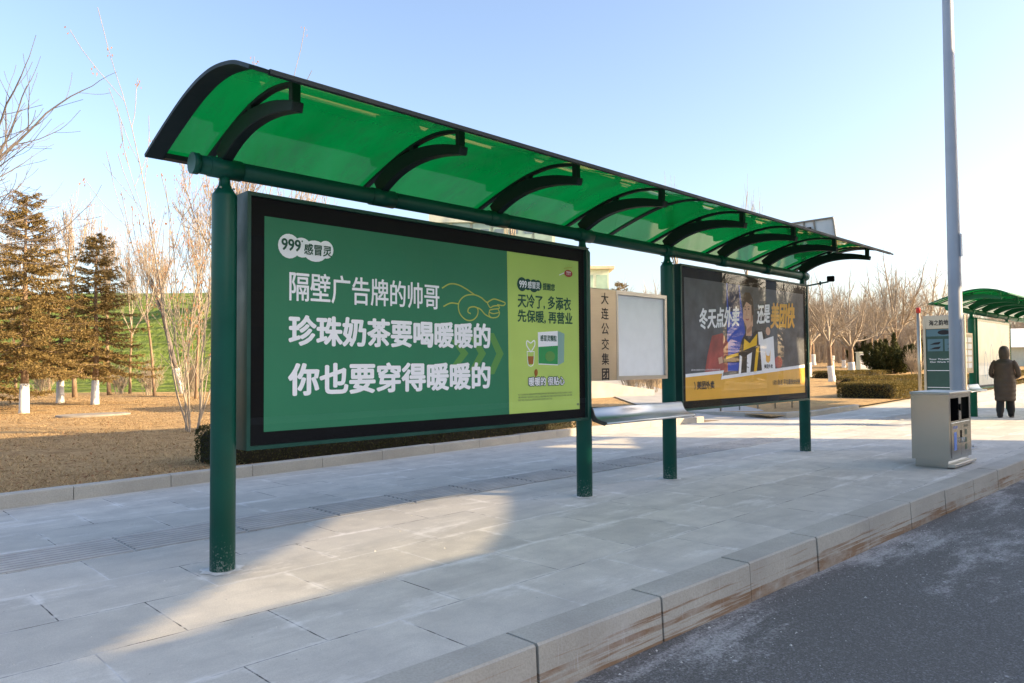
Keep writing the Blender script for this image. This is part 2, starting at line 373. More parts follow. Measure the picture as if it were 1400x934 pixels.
M = {}
M['paving'] = mat_pavement(); M['asphalt'] = mat_asphalt(); M['kerb'] = mat_kerb(True); M['kerb2'] = mat_kerb(False); M['lawn'] = mat_lawn()
M['green'] = mat_paint('dark_green_paint', (.004, .078, .058)); M['greenframe'] = mat_paint('green_frame_paint', (.010, .058, .046), .4, False)
M['dark'] = mat_paint('blackish_green_paint', (.006, .017, .020), .55, False)
M['acrylic'] = mat_canopy(); M['glass'] = mat_glass('poster_glass'); M['black'] = pmat('black_border', (.004, .004, .0045), .6, spec=.08)
M['steel'] = mat_steel('brushed_steel'); M['binsteel'] = pmat('bin_steel', (.44, .45, .43), .19, metal=1.0, var=.04, scale=1.2, bump=.10, bscale=5); M['warmsteel'] = mat_steel('warm_lit_steel', (.58, .50, .38), .38)  # warmsteel: stainless steel with warm light put into its colour
M['alu'] = mat_steel('aluminium', (.62, .63, .64), .34, (.2, 1, 1)); M['alucap'] = pmat('dark_end_cap', (.05, .055, .055), .5)
M['white'] = flat('white_print', (.88, .90, .95)); M['board'] = pmat('notice_paper', (.86, .87, .89), .7, var=.03, scale=9)
M['postergreen'] = pmat('poster_green', (.012, .180, .088), .6, var=.06, scale=2); M['lime'] = pmat('poster_lime', (.46, .64, .14), .6, var=.05, scale=2)
M['textgreen'] = flat('text_green', (.015, .09, .055)); M['yellowline'] = flat('line_yellow', (.45, .50, .10)); M['chev'] = flat('chevron_green', (.11, .30, .075))
M['pill'] = flat('pill_green', (.010, .07, .05)); M['red'] = flat('print_red', (.42, .05, .05)); M['brown'] = flat('print_brown', (.36, .13, .03))
M['boxgreen'] = flat('carton_green', (.03, .30, .09)); M['grey'] = flat('print_grey', (.12, .16, .12)); M['boxside'] = flat('carton_side', (.25, .42, .38))
M['orange'] = pmat('poster_orange', (.80, .42, .035), .6, var=.04); M['blue'] = flat('print_blue', (.010, .075, .50)); M['bgdark'] = pmat('poster_backdrop', (.06, .068, .082), .6, var=.5, scale=5)
M['navy'] = flat('print_navy', (.008, .018, .075)); M['maroon'] = pmat('print_maroon', (.34, .05, .04), .6, var=.4, scale=5); M['skin'] = flat('print_skin', (.62, .38, .26)); M['shadeskin'] = flat('print_skin_dark', (.42, .22, .14)); M['hairp'] = flat('print_hair', (.06, .035, .02))
M['yellow'] = flat('print_yellow', (.80, .50, .02)); M['ink'] = flat('print_ink', (.02, .02, .022))
M['bark'] = pmat('bark', (.24, .165, .105), .9, var=.35, scale=9, bump=.6, bscale=30, stretch=(1, 1, .35)); M['twig'] = pmat('twig_bark', (.33, .275, .21), .85, var=.25, scale=3)
M['greybark'] = pmat('grey_bark', (.13, .11, .10), .9, var=.3, scale=4); M['lime_wash'] = pmat('lime_wash', (.70, .69, .66), .9, var=.1, scale=8, bump=.4)
M['needle'] = mat_leaf('spruce_needles', (.15, .112, .042), (.33, .235, .092), .25); M['dryleaf'] = mat_leaf('dry_leaves', (.22, .11, .055), (.36, .20, .10), .3)
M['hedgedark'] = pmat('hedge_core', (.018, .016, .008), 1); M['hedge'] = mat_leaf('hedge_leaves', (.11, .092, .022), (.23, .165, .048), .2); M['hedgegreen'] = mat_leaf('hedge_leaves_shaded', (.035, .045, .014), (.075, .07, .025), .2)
M['juniper'] = mat_leaf('juniper_leaves', (.030, .042, .012), (.085, .085, .026), .15); M['straw'] = mat_leaf('straw', (.34, .22, .10), (.62, .45, .24), .3)
M['net'] = mat_net(); M['reed'] = pmat('dry_reed', (.42, .36, .24), .9, var=.2, scale=2)
M['lamp'] = pmat('galvanised_grey', (.37, .41, .46), .5, var=.08, scale=2, metal=.2); M['panelback'] = pmat('panel_back', (.86, .88, .90), .5, var=.08, stretch=(1, 1, 1))
M['bldwhite'] = pmat('pale_render', (.58, .63, .53), .8, var=.06); M['bldglass'] = pmat('pale_green_glass', (.34, .47, .40), .15, var=.15, scale=1.5); M['bldcream'] = pmat('cream_cladding', (.58, .50, .36), .7); M['bldblue'] = pmat('blue_grey_glazing', (.16, .23, .28), .2)
M['win'] = pmat('window_glass', (.05, .07, .08), .08); M['concrete'] = pmat('concrete', (.36, .35, .33), .85, var=.15, scale=2, bump=.3); M['brick'] = pmat('dark_tan_facade', (.10, .088, .075), .85, var=.1)
M['coat'] = pmat('puffer_cloth', (.062, .042, .028), .55, var=.25, scale=5); M['trouser'] = pmat('dark_trousers', (.020, .018, .018), .8); M['shoe'] = pmat('black_shoes', (.014, .012, .012), .5); M['flesh'] = pmat('skin', (.50, .32, .23), .5)
M['signgreen'] = pmat('sign_green', (.018, .065, .050), .3); M['tile'] = flat('sign_tile', (.10, .19, .22)); M['redlamp'] = pmat('red_plastic', (.50, .03, .02), .35)
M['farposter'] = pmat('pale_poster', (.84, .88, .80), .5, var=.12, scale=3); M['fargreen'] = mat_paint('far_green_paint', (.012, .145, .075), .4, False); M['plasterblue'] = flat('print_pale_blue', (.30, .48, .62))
M['binblue'] = flat('bin_blue', (.18, .30, .72)); M['mortar'] = pmat('pale_mortar', (.66, .64, .60), .95, var=.25, scale=14, bump=.5); M['dirt'] = pmat('bare_soil', (.20, .13, .075), 1, var=.3, scale=6, bump=.6)

# ------------------------------------------------------------------ writing
_cur = bpy.data.curves.new('type_setter', 'FONT'); _obj = bpy.data.objects.new('type_setter', _cur); COL.objects.link(_obj)
def glyphs(txt, bold=0.0, vertical=False):
    """triangulated outline of txt, normalised to its own bounding box 0..1 (x,y)"""
    _cur.body = txt; _cur.size = 1; _cur.offset = bold; _cur.resolution_u = 3; _cur.space_line = .9
    _cur.align_x = 'CENTER' if vertical else 'LEFT'
    bpy.context.view_layer.update()
    dg = bpy.context.evaluated_depsgraph_get()
    me = bpy.data.meshes.new_from_object(_obj.evaluated_get(dg))
    v = [tuple(p.co) for p in me.vertices]; f = [tuple(p.vertices) for p in me.polygons]
    bpy.data.meshes.remove(me)
    if not v: return [], []
    x0 = min(p[0] for p in v); x1 = max(p[0] for p in v); y0 = min(p[1] for p in v); y1 = max(p[1] for p in v)
    return [((p[0]-x0)/(x1-x0), (p[1]-y0)/(y1-y0)) for p in v], f

def text(mb, txt, u0, u1, z0, z1, v, bold=.02, slant=0, rise=0, mi=0, vertical=False, P=None):
    pv, pf = glyphs(txt, 0, vertical)
    h = z1-z0; w_ = bold*h*1.15
    offs = [(0, 0)]
    if bold > .004: offs += [(w_*math.cos(k*PI/4), w_*.8*math.sin(k*PI/4)) for k in range(8)]
    if bold > .04: offs += [(w_*.5*math.cos(k*PI/2), w_*.5*math.sin(k*PI/2)) for k in range(4)]
    if bold > .004: u0 += w_; u1 -= w_; z0 += w_*.8; z1 -= w_*.8
    for q, (ou, oz) in enumerate(offs):
        n = len(mb.v); dv = q*2e-5
        for x, y in pv:
            u = u0+(u1-u0)*x+slant*(y-.5)*h+ou; z = z0+(z1-z0)*y+rise*x+oz
            p = Vector(P(u, z)) if P else Vector((u, v, z))
            mb.v.append((p.x, p.y-dv, p.z))
        for f in pf: mb.f.append(tuple(n+i for i in f)); mb.m.append(mi); mb.sm.append(False)

def poly(mb, pts, v, mi=0):
    """flat print shape given as (u,z) outline"""
    tri = tessellate_polygon([[Vector((p[0], p[1], 0)) for p in pts]])
    n = len(mb.v); mb.v += [(p[0], v, p[1]) for p in pts]
    for t in tri:
        a, b, c = [Vector(pts[i]) for i in t]
        if (b-a).cross(c-a) < 0: t = (t[0], t[2], t[1])
        mb.f.append(tuple(n+i for i in t)); mb.m.append(mi); mb.sm.append(False)

def ell(cx, cz, rx, rz, n=20): return [(cx+rx*math.cos(2*PI*k/n), cz+rz*math.sin(2*PI*k/n)) for k in range(n)]

def catmull(p, n=8):
    q = [p[0]]+list(p)+[p[-1]]; out = []
    for i in range(1, len(q)-2):
        for k in range(n):
            t = k/n
            out.append(tuple(.5*((2*q[i][j])+(-q[i-1][j]+q[i+1][j])*t+(2*q[i-1][j]-5*q[i][j]+4*q[i+1][j]-q[i+2][j])*t*t+(-q[i-1][j]+3*q[i][j]-3*q[i+1][j]+q[i+2][j])*t**3) for j in range(len(p[0]))))
    out.append(tuple(p[-1])); return out

def line(mb, pts, wd, v, mi=0, n=6):
    c = catmull(pts, n)
    for i in range(len(c)-1):
        a = Vector(c[i]); b = Vector(c[i+1]); d = b-a
        if d.length < 1e-6: continue
        d.normalize(); s_ = Vector((-d.y, d.x))*wd/2; d *= wd*.25
        q = [a-d-s_, b+d-s_, b+d+s_, a-d+s_]
        mb.face([(p.x, v+i*1e-6, p.y) for p in q], mi)

# ================================================================== SETTING
SA = math.atan(.0224); SO = Vector((1.985, 4.915, 0))       # shelter row: origin and heading
def s2w(u, v, z=0): return Vector((SO.x+u*math.cos(SA)-v*math.sin(SA), SO.y+u*math.sin(SA)+v*math.cos(SA), z))
cY, sY = math.cos(YAW), math.sin(YAW)
def DS(X, Y): return X*cY+Y*sY, X*sY-Y*cY
def XY(D, s): return D*cY+s*sY, D*sY-s*cY
def sstep(a, b, x):
    t = max(0, min(1, (x-a)/(b-a))); return t*t*(3-2*t)

g = MB(); g.face([(-1500, -1500, -.42), (1500, -1500, -.42), (1500, 1500, -.42), (-1500, 1500, -.42)])
tag(g.build('ground', M['dirt']), kind='structure')
g = MB(); g.face([(-120, -9.5, -.25), (300, -9.5, -.25), (300, 2.53, -.25), (-120, 2.53, -.25)])
tag(g.build('road', M['asphalt']), kind='structure')
g = MB(); g.box(-120, 300, -60, -9.5, -.4, -.10)
tag(g.build('far_pavement', M['concrete']), kind='structure')
# pavement sheet in the shelter row's frame
g = MB(); ci, si = math.cos(SA), math.sin(SA)
def w2s(X, Y): dx, dy = X-SO.x, Y-SO.y; return (dx*ci+dy*si, -dx*si+dy*ci, 0)
g.face([w2s(-60, 2.745), w2s(160, 2.745), w2s(160, 15), w2s(-60, 15)])
tag(g.build('pavement', M['paving'], loc=SO, rz=SA), kind='structure')
# tactile strip
rt = random.Random(4)
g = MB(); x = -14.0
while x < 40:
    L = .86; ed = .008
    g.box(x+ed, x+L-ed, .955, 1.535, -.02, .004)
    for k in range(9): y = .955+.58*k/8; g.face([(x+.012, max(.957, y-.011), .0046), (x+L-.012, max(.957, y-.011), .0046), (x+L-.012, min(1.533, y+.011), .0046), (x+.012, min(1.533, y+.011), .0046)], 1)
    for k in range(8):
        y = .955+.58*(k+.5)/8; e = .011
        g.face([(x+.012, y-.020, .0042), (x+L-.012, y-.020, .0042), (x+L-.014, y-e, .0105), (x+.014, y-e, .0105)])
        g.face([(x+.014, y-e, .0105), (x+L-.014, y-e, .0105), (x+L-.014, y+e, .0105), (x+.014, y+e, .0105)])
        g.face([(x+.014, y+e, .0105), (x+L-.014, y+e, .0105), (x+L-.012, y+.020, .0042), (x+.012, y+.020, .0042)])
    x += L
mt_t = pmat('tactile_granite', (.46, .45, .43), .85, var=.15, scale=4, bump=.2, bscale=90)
tag(g.build('tactile_paving', [mt_t, pmat('groove_shade', (.17, .165, .155), .95, var=.3, scale=7)], loc=SO, rz=SA), kind='structure')  # second material puts the shade between the ribs into the groove colour
# road kerb stones
g = MB(); x = 2.53-1.018*23; i = 0
while x < 120:
    L = 1.018+rt.uniform(-.008, .008); dz = rt.uniform(-.005, .005); dy = rt.uniform(-.003, .003)
    z1 = .006+dz; y0 = 2.525+dy; b_ = .010
    pr = [(y0-.02, -.42), (y0, z1-b_), (y0+.006, z1-.006), (y0+b_, z1), (2.742, z1), (2.742, -.42)]
    g.strip(pr, x+.008, x+L-.008, smooth=False, close=True); x += L
o = g.build('kerb', M['kerb']); tag(o, kind='structure')
g = MB(); g.box(-60, 160, 2.62, 2.744, -.42, -.02); tag(g.build('kerb_bed', pmat('joint_dark', (.03, .028, .026), 1)), kind='structure')  # near-black bed behind the gaps between kerb stones

# lawn edge kerbs
def kerb_line(name, pts, h=.135, wd=.13, mat=None):
    g = MB(); c = catmull(pts, 14); acc = 0; stone = 1.0
    # resample
    P = [Vector(p) for p in c]; res = [P[0]]
    for p in P[1:]:
        while (p-res[-1]).length > stone: res.append(res[-1]+(p-res[-1]).normalized()*stone)
    res.append(P[-1])
    for a, b in zip(res, res[1:]):
        d = (b-a); L = d.length
        if L < .1: continue
        d.normalize(); nn = Vector((-d.y, d.x)); hz = h+rt.uniform(-.006, .006)
        f = lambda t, s_, z: (a.x+d.x*t+nn.x*s_, a.y+d.y*t+nn.y*s_, z)
        t0, t1 = .004, L-.004
        q = [f(t0, 0, -.1), f(t1, 0, -.1), f(t1, wd, -.1), f(t0, wd, -.1), f(t0, 0, hz-.012), f(t1, 0, hz-.012), f(t1, wd, hz), f(t0, wd, hz), f(t0, .014, hz), f(t1, .014, hz)]
        for fc in ((0, 1, 5, 4), (4, 5, 9, 8), (8, 9, 6, 7), (7, 6, 2, 3), (0, 4, 8, 7, 3), (1, 2, 6, 9, 5)): g.face([q[k] for k in fc])
    return tag(g.build(name, mat or M['kerb2']), kind='structure')
LK = [(-9, 7.35), (-3, 8.0), (1.3, 8.5), (3.45, 8.75), (6.0, 8.97), (8.7, 9.2), (11.5, 9.36), (14.9, 9.3)]
kerb_line('lawn_kerb', LK)
kerb_line('planting_kerb', [(16.5, 11.2), (16.45, 9.9), (16.7, 9.0), (17.4, 8.45), (18.6, 8.30), (21.9, 8.55)])
def lk(X):
    P = LK if X < 15.5 else [(15.5, 8.4), (17.0, 8.5), (18.6, 8.36), (21.9, 8.6), (30, 9.5), (60, 11), (140, 14)]
    for a, b in zip(P, P[1:]):
        if X <= b[0]: return a[1]+(b[1]-a[1])*(X-a[0])/(b[0]-a[0])+.06
    return P[-1][1]
def lawn_z(X, Y):
    D, s = DS(X, Y)
    return .10+min(1.6, max(0, D-30)*.024)*sstep(-4, 4, s)+.02*noise.noise(Vector((X*.25, Y*.25, 0)))*sstep(9.5, 13, Y)
def lawn(name, x0, x1, dx):
    g = MB(); ys = [0, .25, .6, 1, 1.6, 2.4, 3.5, 5, 6.5, 8, 10, 12, 15, 18, 22, 26, 30, 36, 42, 50, 60, 75, 100, 140]
    nx = int(round((x1-x0)/dx)); ny = len(ys)
    for i in range(nx+1):
        X = x0+(x1-x0)*i/nx
        for y in ys: Y = lk(X)+y; g.v.append((X, Y, lawn_z(X, Y)-(.03 if y == 0 else 0)))
    for i in range(nx):
        for j in range(ny-1):
            a = i*ny+j; g.f.append((a, a+ny, a+ny+1, a+1)); g.m.append(0); g.sm.append(True)
    return tag(g.build(name, M['lawn']), kind='structure')
lawn('lawn', -40, 14.88, 1.2); lawn('far_lawn', 16.6, 150, 1.2)
# paved path that leads back to the building between the two lawns
g = MB(); A = Vector((15.7, 9.2)); B = Vector((34, 28)); N = 24
for i in range(N+1):
    p = A.lerp(B, i/N); nn = Vector((-.7, .7))
    for s_ in (-1.5, -.5, .5, 1.4):
        q = p+nn*s_; g.v.append((q.x, q.y, max(.006, (lawn_z(q.x, q.y)+.03)*sstep(0, 2.2, i))))
for i in range(N):
    for j in range(3): a = i*4+j; g.f.append((a, a+4, a+5, a+1)); g.m.append(0); g.sm.append(True)
tag(g.build('path', M['concrete']), kind='structure')
g = MB()
for i in range(40):
    X = 14.88+(16.62-14.88)*i/39
g.face([(14.8, 9.3, .003), (16.6, 9.3, .003), (30, 24, .003), (16, 24, .003)])
tag(g.build('path_bed', M['dirt']), kind='structure')
# hill under green netting
g = MB(); Ds = [35, 37, 39, 42, 45, 48, 51, 54, 56, 58, 62, 75, 95]; ss = [-90+3*i for i in range(34)]
for D in Ds:
    for s_ in ss:
        f = D/46 if D < 60 else 60/46
        X, Y = XY(D, s_*max(.6, D/50))
        z = .05+7.0*sstep(36, 57, D)+.22*noise.noise(Vector((X*.12, Y*.12, 3)))*sstep(36, 44, D)
        z *= 1-sstep(-12, 6, s_)
        g.v.append((X, Y, z))
n_ = len(ss)
for i in range(len(Ds)-1):
    for j in range(n_-1):
        a = i*n_+j; g.f.append((a, a+1, a+n_+1, a+n_)); g.m.append(1 if Ds[i] >= 56 else 0); g.sm.append(True)
tag(g.build('hill', [M['net'], M['reed']]), kind='structure')

# ------------------------------------------------------------------ unseen buildings across the street, shaped to shade the stop
def ray_to_plane(X, Y, z=0, YP=-10.2):
    t = (Y-YP)/(-SUN_DIR.y); return (X+SUN_DIR.x*t, z+SUN_DIR.z*t)
XC = ray_to_plane(11.6, 7.5)[0]
b = thing('unseen_shade_block', 'unseen broad dark tan block across the street with an added screen that shapes the sunlight', 'building', (0, 0, 0))
W1 = [(.80, 3.80), (1.9, 3.96), (3.507, 4.05), (4.25, 4.6), (4.85, 5.2), (5.5, 5.95), (4.6, 6.0), (3.42, 5.98), (3.185, 5.762)]
W2 = [(8.05, 8.5), (9.22, 7.13), (9.5, 7.15), (10.95, 8.5)]
holes = [[ray_to_plane(*p) for p in W] for W in (W1, W2)]  # openings shaped so the sun draws the bright patches on the pavement
g = MB(); XL = 8.5; ZB, ZT = 6.6, 13.2
xs = sorted({XL, XC}|{p[0] for L in holes for p in L})
def span(L, x):
    zs = []
    for p, q in zip(L, L[1:]+L[:1]):
        if min(p[0], q[0])-1e-9 <= x <= max(p[0], q[0])+1e-9 and abs(p[0]-q[0]) > 1e-9: zs.append(p[1]+(q[1]-p[1])*(x-p[0])/(q[0]-p[0]))
    return (min(zs), max(zs)) if zs else None
for xa, xb in zip(xs, xs[1:]):
    if xb-xa < 1e-4: continue
    e_ = (xb-xa)*1e-3; iv = []
    for L in holes:
        if span(L, (xa+xb)/2): a = span(L, xa+e_); c = span(L, xb-e_); iv.append((a, c))
    iv.sort(); lo = (ZB, ZB)
    for a, c in iv+[((ZT, ZT), (ZT, ZT))]:
        q = [(xa, lo[0]), (xb, lo[1]), (xb, c[0]), (xa, a[0])]
        n_ = len(g.v); g.v += [(p[0], -10.2, p[1]) for p in q]+[(p[0], -10.28, p[1]) for p in q]
        for f in ((3, 2, 1, 0), (4, 5, 6, 7), (0, 1, 5, 4), (2, 3, 7, 6), (1, 2, 6, 5), (3, 0, 4, 7)): g.f.append(tuple(n_+k for k in f)); g.m.append(0); g.sm.append(False)
        lo = (a[1], c[1])
g.build('sun_mask_screen', M['brick'], b)  # screen added to block the sun except through its shaped openings
g = MB(); g.box(XL, XC, -26, -10.202, -.1, 6.6); g.build('wall', M['brick'], b)
L = holes[0]   # slats added across the opening to dim the sun patch
xs_ = [p[0] for p in L]; zs_ = [p[1] for p in L]; z = min(zs_)-.05
while z < max(zs_)+.05:
    g = MB(); g.box(min(xs_)-.2, max(xs_)+.2, -10.335, -10.325, z, z+.016); g.build('dimming_slat', M['steel'], b); z += .046
for fl in range(2):
    for k in range(15):
        xx = XL+1+k*3.4
        if xx > XC-2: continue
        g = MB(); g.box(xx, xx+2.2, -10.23, -10.15, .9+fl*2.6, 2.5+fl*2.6); g.build('window', M['win'], b)
x0 = ray_to_plane(*XY(19.9, 3))[0]; x1 = ray_to_plane(*XY(23.3, 3))[0]
b = thing('shade_band_tower', 'unseen slim concrete tower added beyond the broad block to cast a shade band', 'tower', ((x0+x1)/2, -10.2, 0))
g = MB(); hw = (x1-x0)/2; g.box(-hw, hw, -2.5, 0, -.1, 17.4); g.build('wall', M['concrete'], b)  # added, unseen tower; width and height set by the shade band it casts
g = MB(); g.box(-hw-.1, hw+.1, -2.6, .1, 17.4, 17.6); g.build('parapet', M['concrete'], b)

# ================================================================== BUS SHELTERS
ROOF = catmull([(.375, 2.787), (.13, 2.878), (-.085, 2.950), (-.28, 3.008), (-.459, 3.046), (-.60, 3.061), (-.72, 3.062), (-.86, 3.046), (-1.025, 3.008), (-1.20, 2.932)], 4)
def roof_off(d, v0=.375, v1=-1.2):
    out = []
    for i, p in enumerate(ROOF):
        a = Vector(ROOF[max(0, i-1)]); c = Vector(ROOF[min(len(ROOF)-1, i+1)]); t = (c-a).normalized(); nn = Vector((t.y, -t.x))
        if nn.y > 0: nn = -nn
        if v1-1e-6 <= p[0] <= v0+1e-6: out.append(tuple(Vector(p)+nn*d))
    return out
def roof_band(g, u0, u1, d0, d1, v0=.375, v1=-1.2, mi=0):
    a = roof_off(d0, v0, v1); b_ = roof_off(d1, v0, v1); g.strip(a+b_[::-1], u0, u1, mi, smooth=False, close=True)

def make_post(par, u, mat):
    g = MB(); g.lathe([(.081, -.02), (.081, 2.50), (.079, 2.512), (.066, 2.530), (.050, 2.556), (.040, 2.575), (.036, 2.60), (.036, 2.66)], 28, (u, 0, 0))
    p = g.build('post', mat, par)
    g = MB(); q = random.Random(int(u*100)); pts = [(u+(.105+.05*q.random())*math.cos(2*PI*k/22), (.105+.05*q.random())*math.sin(2*PI*k/22), .0035) for k in range(22)]; g.face(pts)
    g.build('mortar_ring', M['mortar'], p)
    for k in range(4):
        a = PI/4+k*PI/2
        g = MB(); g.lathe([(.008, 0), (.008, .012)], 6, (u+.062*math.cos(a), .062*math.sin(a), 2.545)); g.build('bolt', M['steel'], p)

ARM = catmull([(.03, 2.765, .060), (-.09, 2.835, .066), (-.22, 2.885, .062), (-.38, 2.918, .056), (-.55, 2.927, .049), (-.72, 2.916, .042), (-.88, 2.888, .035), (-1.0, 2.858, .029)], 4)
def make_rib(par, u, mat):
    g = MB(); hw = .036; top = []; low = []
    for i, p in enumerate(ARM):
        a = Vector(ARM[max(0, i-1)][:2]); c = Vector(ARM[min(len(ARM)-1, i+1)][:2]); d = (c-a).normalized(); nn = Vector((d.y, -d.x)); nn = nn if nn.y > 0 else -nn
        top.append(tuple(Vector(p[:2])+nn*p[2])); low.append(tuple(Vector(p[:2])-nn*p[2]))
    g.strip(top+low[::-1], u-hw, u+hw, 0, False, True)
    roof_band(g, u-.024, u+.024, .010, .034, .34, -1.0)                  # slim rail under the sheet
    for v in (-.42, -.96):                                              # short struts between arm and rail
        zz = min(ROOF, key=lambda p: abs(p[0]-v))[1]; za = min(ARM, key=lambda p: abs(p[0]-v))[1]
        g.box(u-.028, u+.028, v-.024, v+.024, za, zz-.014)
    return bevel(g.build('rib', mat, par), .005, 1)

def make_shelter(name, label, loc, rz, posts, uend, ribs, joints, mats, arms_mat):
    green, frame_m = mats
    t = thing(name, label, 'bus shelter', loc, rz)
    for u in posts: make_post(t, u, green)
    g = MB(); a0, a1 = uend[0]+.18, uend[1]-.32
    g.tube([(a0, 0, 2.69), (a1, 0, 2.69)], .062, 24)
    g.tube([(a0-.012, 0, 2.69), (a0+.03, 0, 2.69)], .070, 24); g.tube([(a1-.03, 0, 2.69), (a1+.012, 0, 2.69)], .070, 24)
    for u in ribs: g.tube([(u-.11, 0, 2.69), (u+.11, 0, 2.69)], .069, 24)
    g.build('roof_beam', green, t)
    g = MB(); g.strip(roof_off(.004), uend[0]+.01, uend[1]-.01); g.build('canopy', M['acrylic'], t)
    g = MB()
    roof_band(g, uend[0], uend[0]+.115, -.006, .016); roof_band(g, uend[1]-.115, uend[1], -.006, .016)
    g.box(uend[0]+.115, uend[1]-.115, .30, .378, 2.775, 2.808)
    g.box(uend[0]+.115, uend[1]-.115, -1.206, -1.176, 2.918, 2.944)
    for u in joints: roof_band(g, u-.032, u+.032, -.006, .013)
    g.build('canopy_frame', frame_m, t)
    for u in ribs: make_rib(t, u, arms_mat)
    return t

def make_billboard(par, u0, u1, mats):
    """returns the box and the poster's window (u,z)"""
    green = mats; v0, v1, z0, z1 = -.095, .07, .785, 2.545
    g = MB(); fr = .026
    g.box(u0, u1, -.05, v1, z0, z1)
    g.box(u0, u0+fr, v0, -.05, z0, z1); g.box(u1-fr, u1, v0, -.05, z0, z1)
    g.box(u0+fr, u1-fr, v0, -.05, z0, z0+fr); g.box(u0+fr, u1-fr, v0, -.05, z1-fr, z1)
    b_ = g.build('billboard', green, par)
    g = MB(); g.box(u0+fr, u1-fr, -.062, -.052, z0+fr, z1-fr); g.build('poster_border', M['black'], b_)
    g = MB(); g.face([(u0+fr, -.086, z0+fr), (u1-fr, -.086, z0+fr), (u1-fr, -.086, z1-fr), (u0+fr, -.086, z1-fr)])
    g.build('glass_pane', M['glass'], b_)
    return b_

def make_seat(par, u0, u1):
    prof = [(-.085, .905), (-.100, .880), (-.112, .845), (-.130, .815), (-.160, .790), (-.200, .777), (-.245, .771), (-.268, .764), (-.276, .750), (-.268, .738), (-.245, .742), (-.200, .752), (-.150, .766), (-.112, .795), (-.092, .835), (-.082, .875)]
    prof = catmull(prof+[prof[0]], 3)[:-1]
    g = MB(); g.strip(prof, u0, u1, 0, True, True); s_ = g.build('leaning_seat', M['alu'], par)
    for a in (u0-.012, u1-.002):
        g = MB(); g.strip([(p[0]*1.0, p[1]) for p in prof[:len(prof)//2]]+[(-.245, .728), (-.09, .765), (-.07, .83), (-.07, .905)], a, a+.014, 0, False, True); g.build('end_cap', M['alucap'], s_)
    for u in (u0+.1, u1-.12):
        g = MB(); g.box(u, u+.05, -.10, .02, .80, .84); g.build('seat_bracket', M['green'], s_)

sh = make_shelter('bus_shelter', 'long dark green bus shelter with two big posters under a curved translucent roof', SO, SA, (0, 3.763, 5.33, 9.04), (-.39, 9.42),
                  (0, 1.275, 2.54, 3.79, 5.35, 6.62, 7.86, 9.05), (4.57,), (M['green'], M['dark']), M['dark'])
# ---- first poster
bb = make_billboard(sh, .118, 3.738, M['greenframe'])
PV = -.0635
g = MB(); g.face([(.255, PV, .90), (2.625, PV, .90), (2.608, PV, 2.395), (.255, PV, 2.395)], 0); g.face([(2.625, PV, .90), (3.62, PV, .90), (3.62, PV, 2.395), (2.608, PV, 2.395)], 1)
post1 = g.build('poster', [M['postergreen'], M['lime']], bb)
e1 = PV-.0015; e2 = PV-.003; e3 = PV-.0045
g = MB()      # chevrons under the writing
for i, (ux, hh) in enumerate(((2.13, .115), (2.338, .15), (2.555, .185))):
    poly(g, [(ux-.20, 1.452+hh), (ux-.12+.0, 1.452+hh), (ux, 1.452), (ux-.12, 1.452-hh), (ux-.20, 1.452-hh), (ux-.09, 1.452)], e1+.0005, 0)
g.build('chevron_print', M['chev'], bb)
g = MB()
for c in ((.44, 2.205, .085, .088), (.54, 2.205, .075, .072), (.645, 2.19, .10, .078), (.735, 2.21, .062, .066)): poly(g, ell(*c), e1-.0003*c[0])
text(g, '隔壁广告牌的帅哥', .441, 1.807, 1.815, 2.030, e2, .012)
text(g, '珍珠奶茶要喝暖暖的', .436, 2.392, 1.495, 1.720, e2, .034)
text(g, '你也要穿得暖暖的', .432, 2.390, 1.138, 1.376, e2, .034)
g.build('white_lettering', M['white'], bb)
g = MB(); text(g, '999', .379, .530, 2.172, 2.258, e3, .03); text(g, '感冒灵', .555, .782, 2.158, 2.240, e3, .02); poly(g, ell(.54, 2.25, .006, .006, 8), e3)
text(g, '天冷了, 多添衣', 2.740, 3.500, 1.880, 2.018, e2, .022); text(g, '先保暖, 再营业', 2.738, 3.520, 1.745, 1.868, e2, .022); text(g, '提醒您', 3.085, 3.260, 2.070, 2.140, e2, .02)
g.build('green_lettering', M['textgreen'], bb)
g = MB()
line(g, [(1.838, 2.002), (1.92, 2.043), (2.01, 2.043), (2.10, 2.015), (2.202, 1.969)], .011, e2)
line(g, [(1.853, 1.848), (1.93, 1.880), (2.02, 1.878)], .011, e2)
line(g, [(2.29, 1.945), (2.20, 1.968), (2.09, 1.950), (2.02, 1.885), (2.03, 1.800), (2.10, 1.745), (2.18, 1.745), (2.235, 1.79), (2.24, 1.845), (2.20, 1.862), (2.14, 1.850), (2.125, 1.815), (2.155, 1.80)], .011, e2)
line(g, [(2.20, 1.862), (2.27, 1.845), (2.33, 1.80), (2.40, 1.775)], .011, e2)
line(g, [(2.29, 1.945), (2.35, 1.910), (2.385, 1.925), (2.44, 1.944), (2.53, 1.930), (2.578, 1.915), (2.555, 1.892), (2.48, 1.895)], .011, e2)
line(g, [(2.355, 1.905), (2.39, 1.865), (2.43, 1.880), (2.49, 1.885), (2.50, 1.862), (2.43, 1.852), (2.385, 1.842)], .010, e2)
line(g, [(2.385, 1.842), (2.375, 1.80), (2.41, 1.775), (2.48, 1.785), (2.505, 1.82), (2.49, 1.85)], .010, e2); line(g, [(2.38, 1.822), (2.43, 1.812), (2.50, 1.825)], .009, e2)
g.build('hand_drawing', M['yellowline'], bb)
g = MB()
for c in ((2.80, 2.105, .065, .066), (2.88, 2.108, .055, .054), (2.96, 2.10, .065, .062), (3.02, 2.108, .05, .052)): poly(g, ell(*c), e1-.0003*c[0])
text(g, '暖暖的 很贴心', 2.872, 3.396, 1.142, 1.240, e1-.0001, .085)
g.build('dark_print', M['pill'], bb)
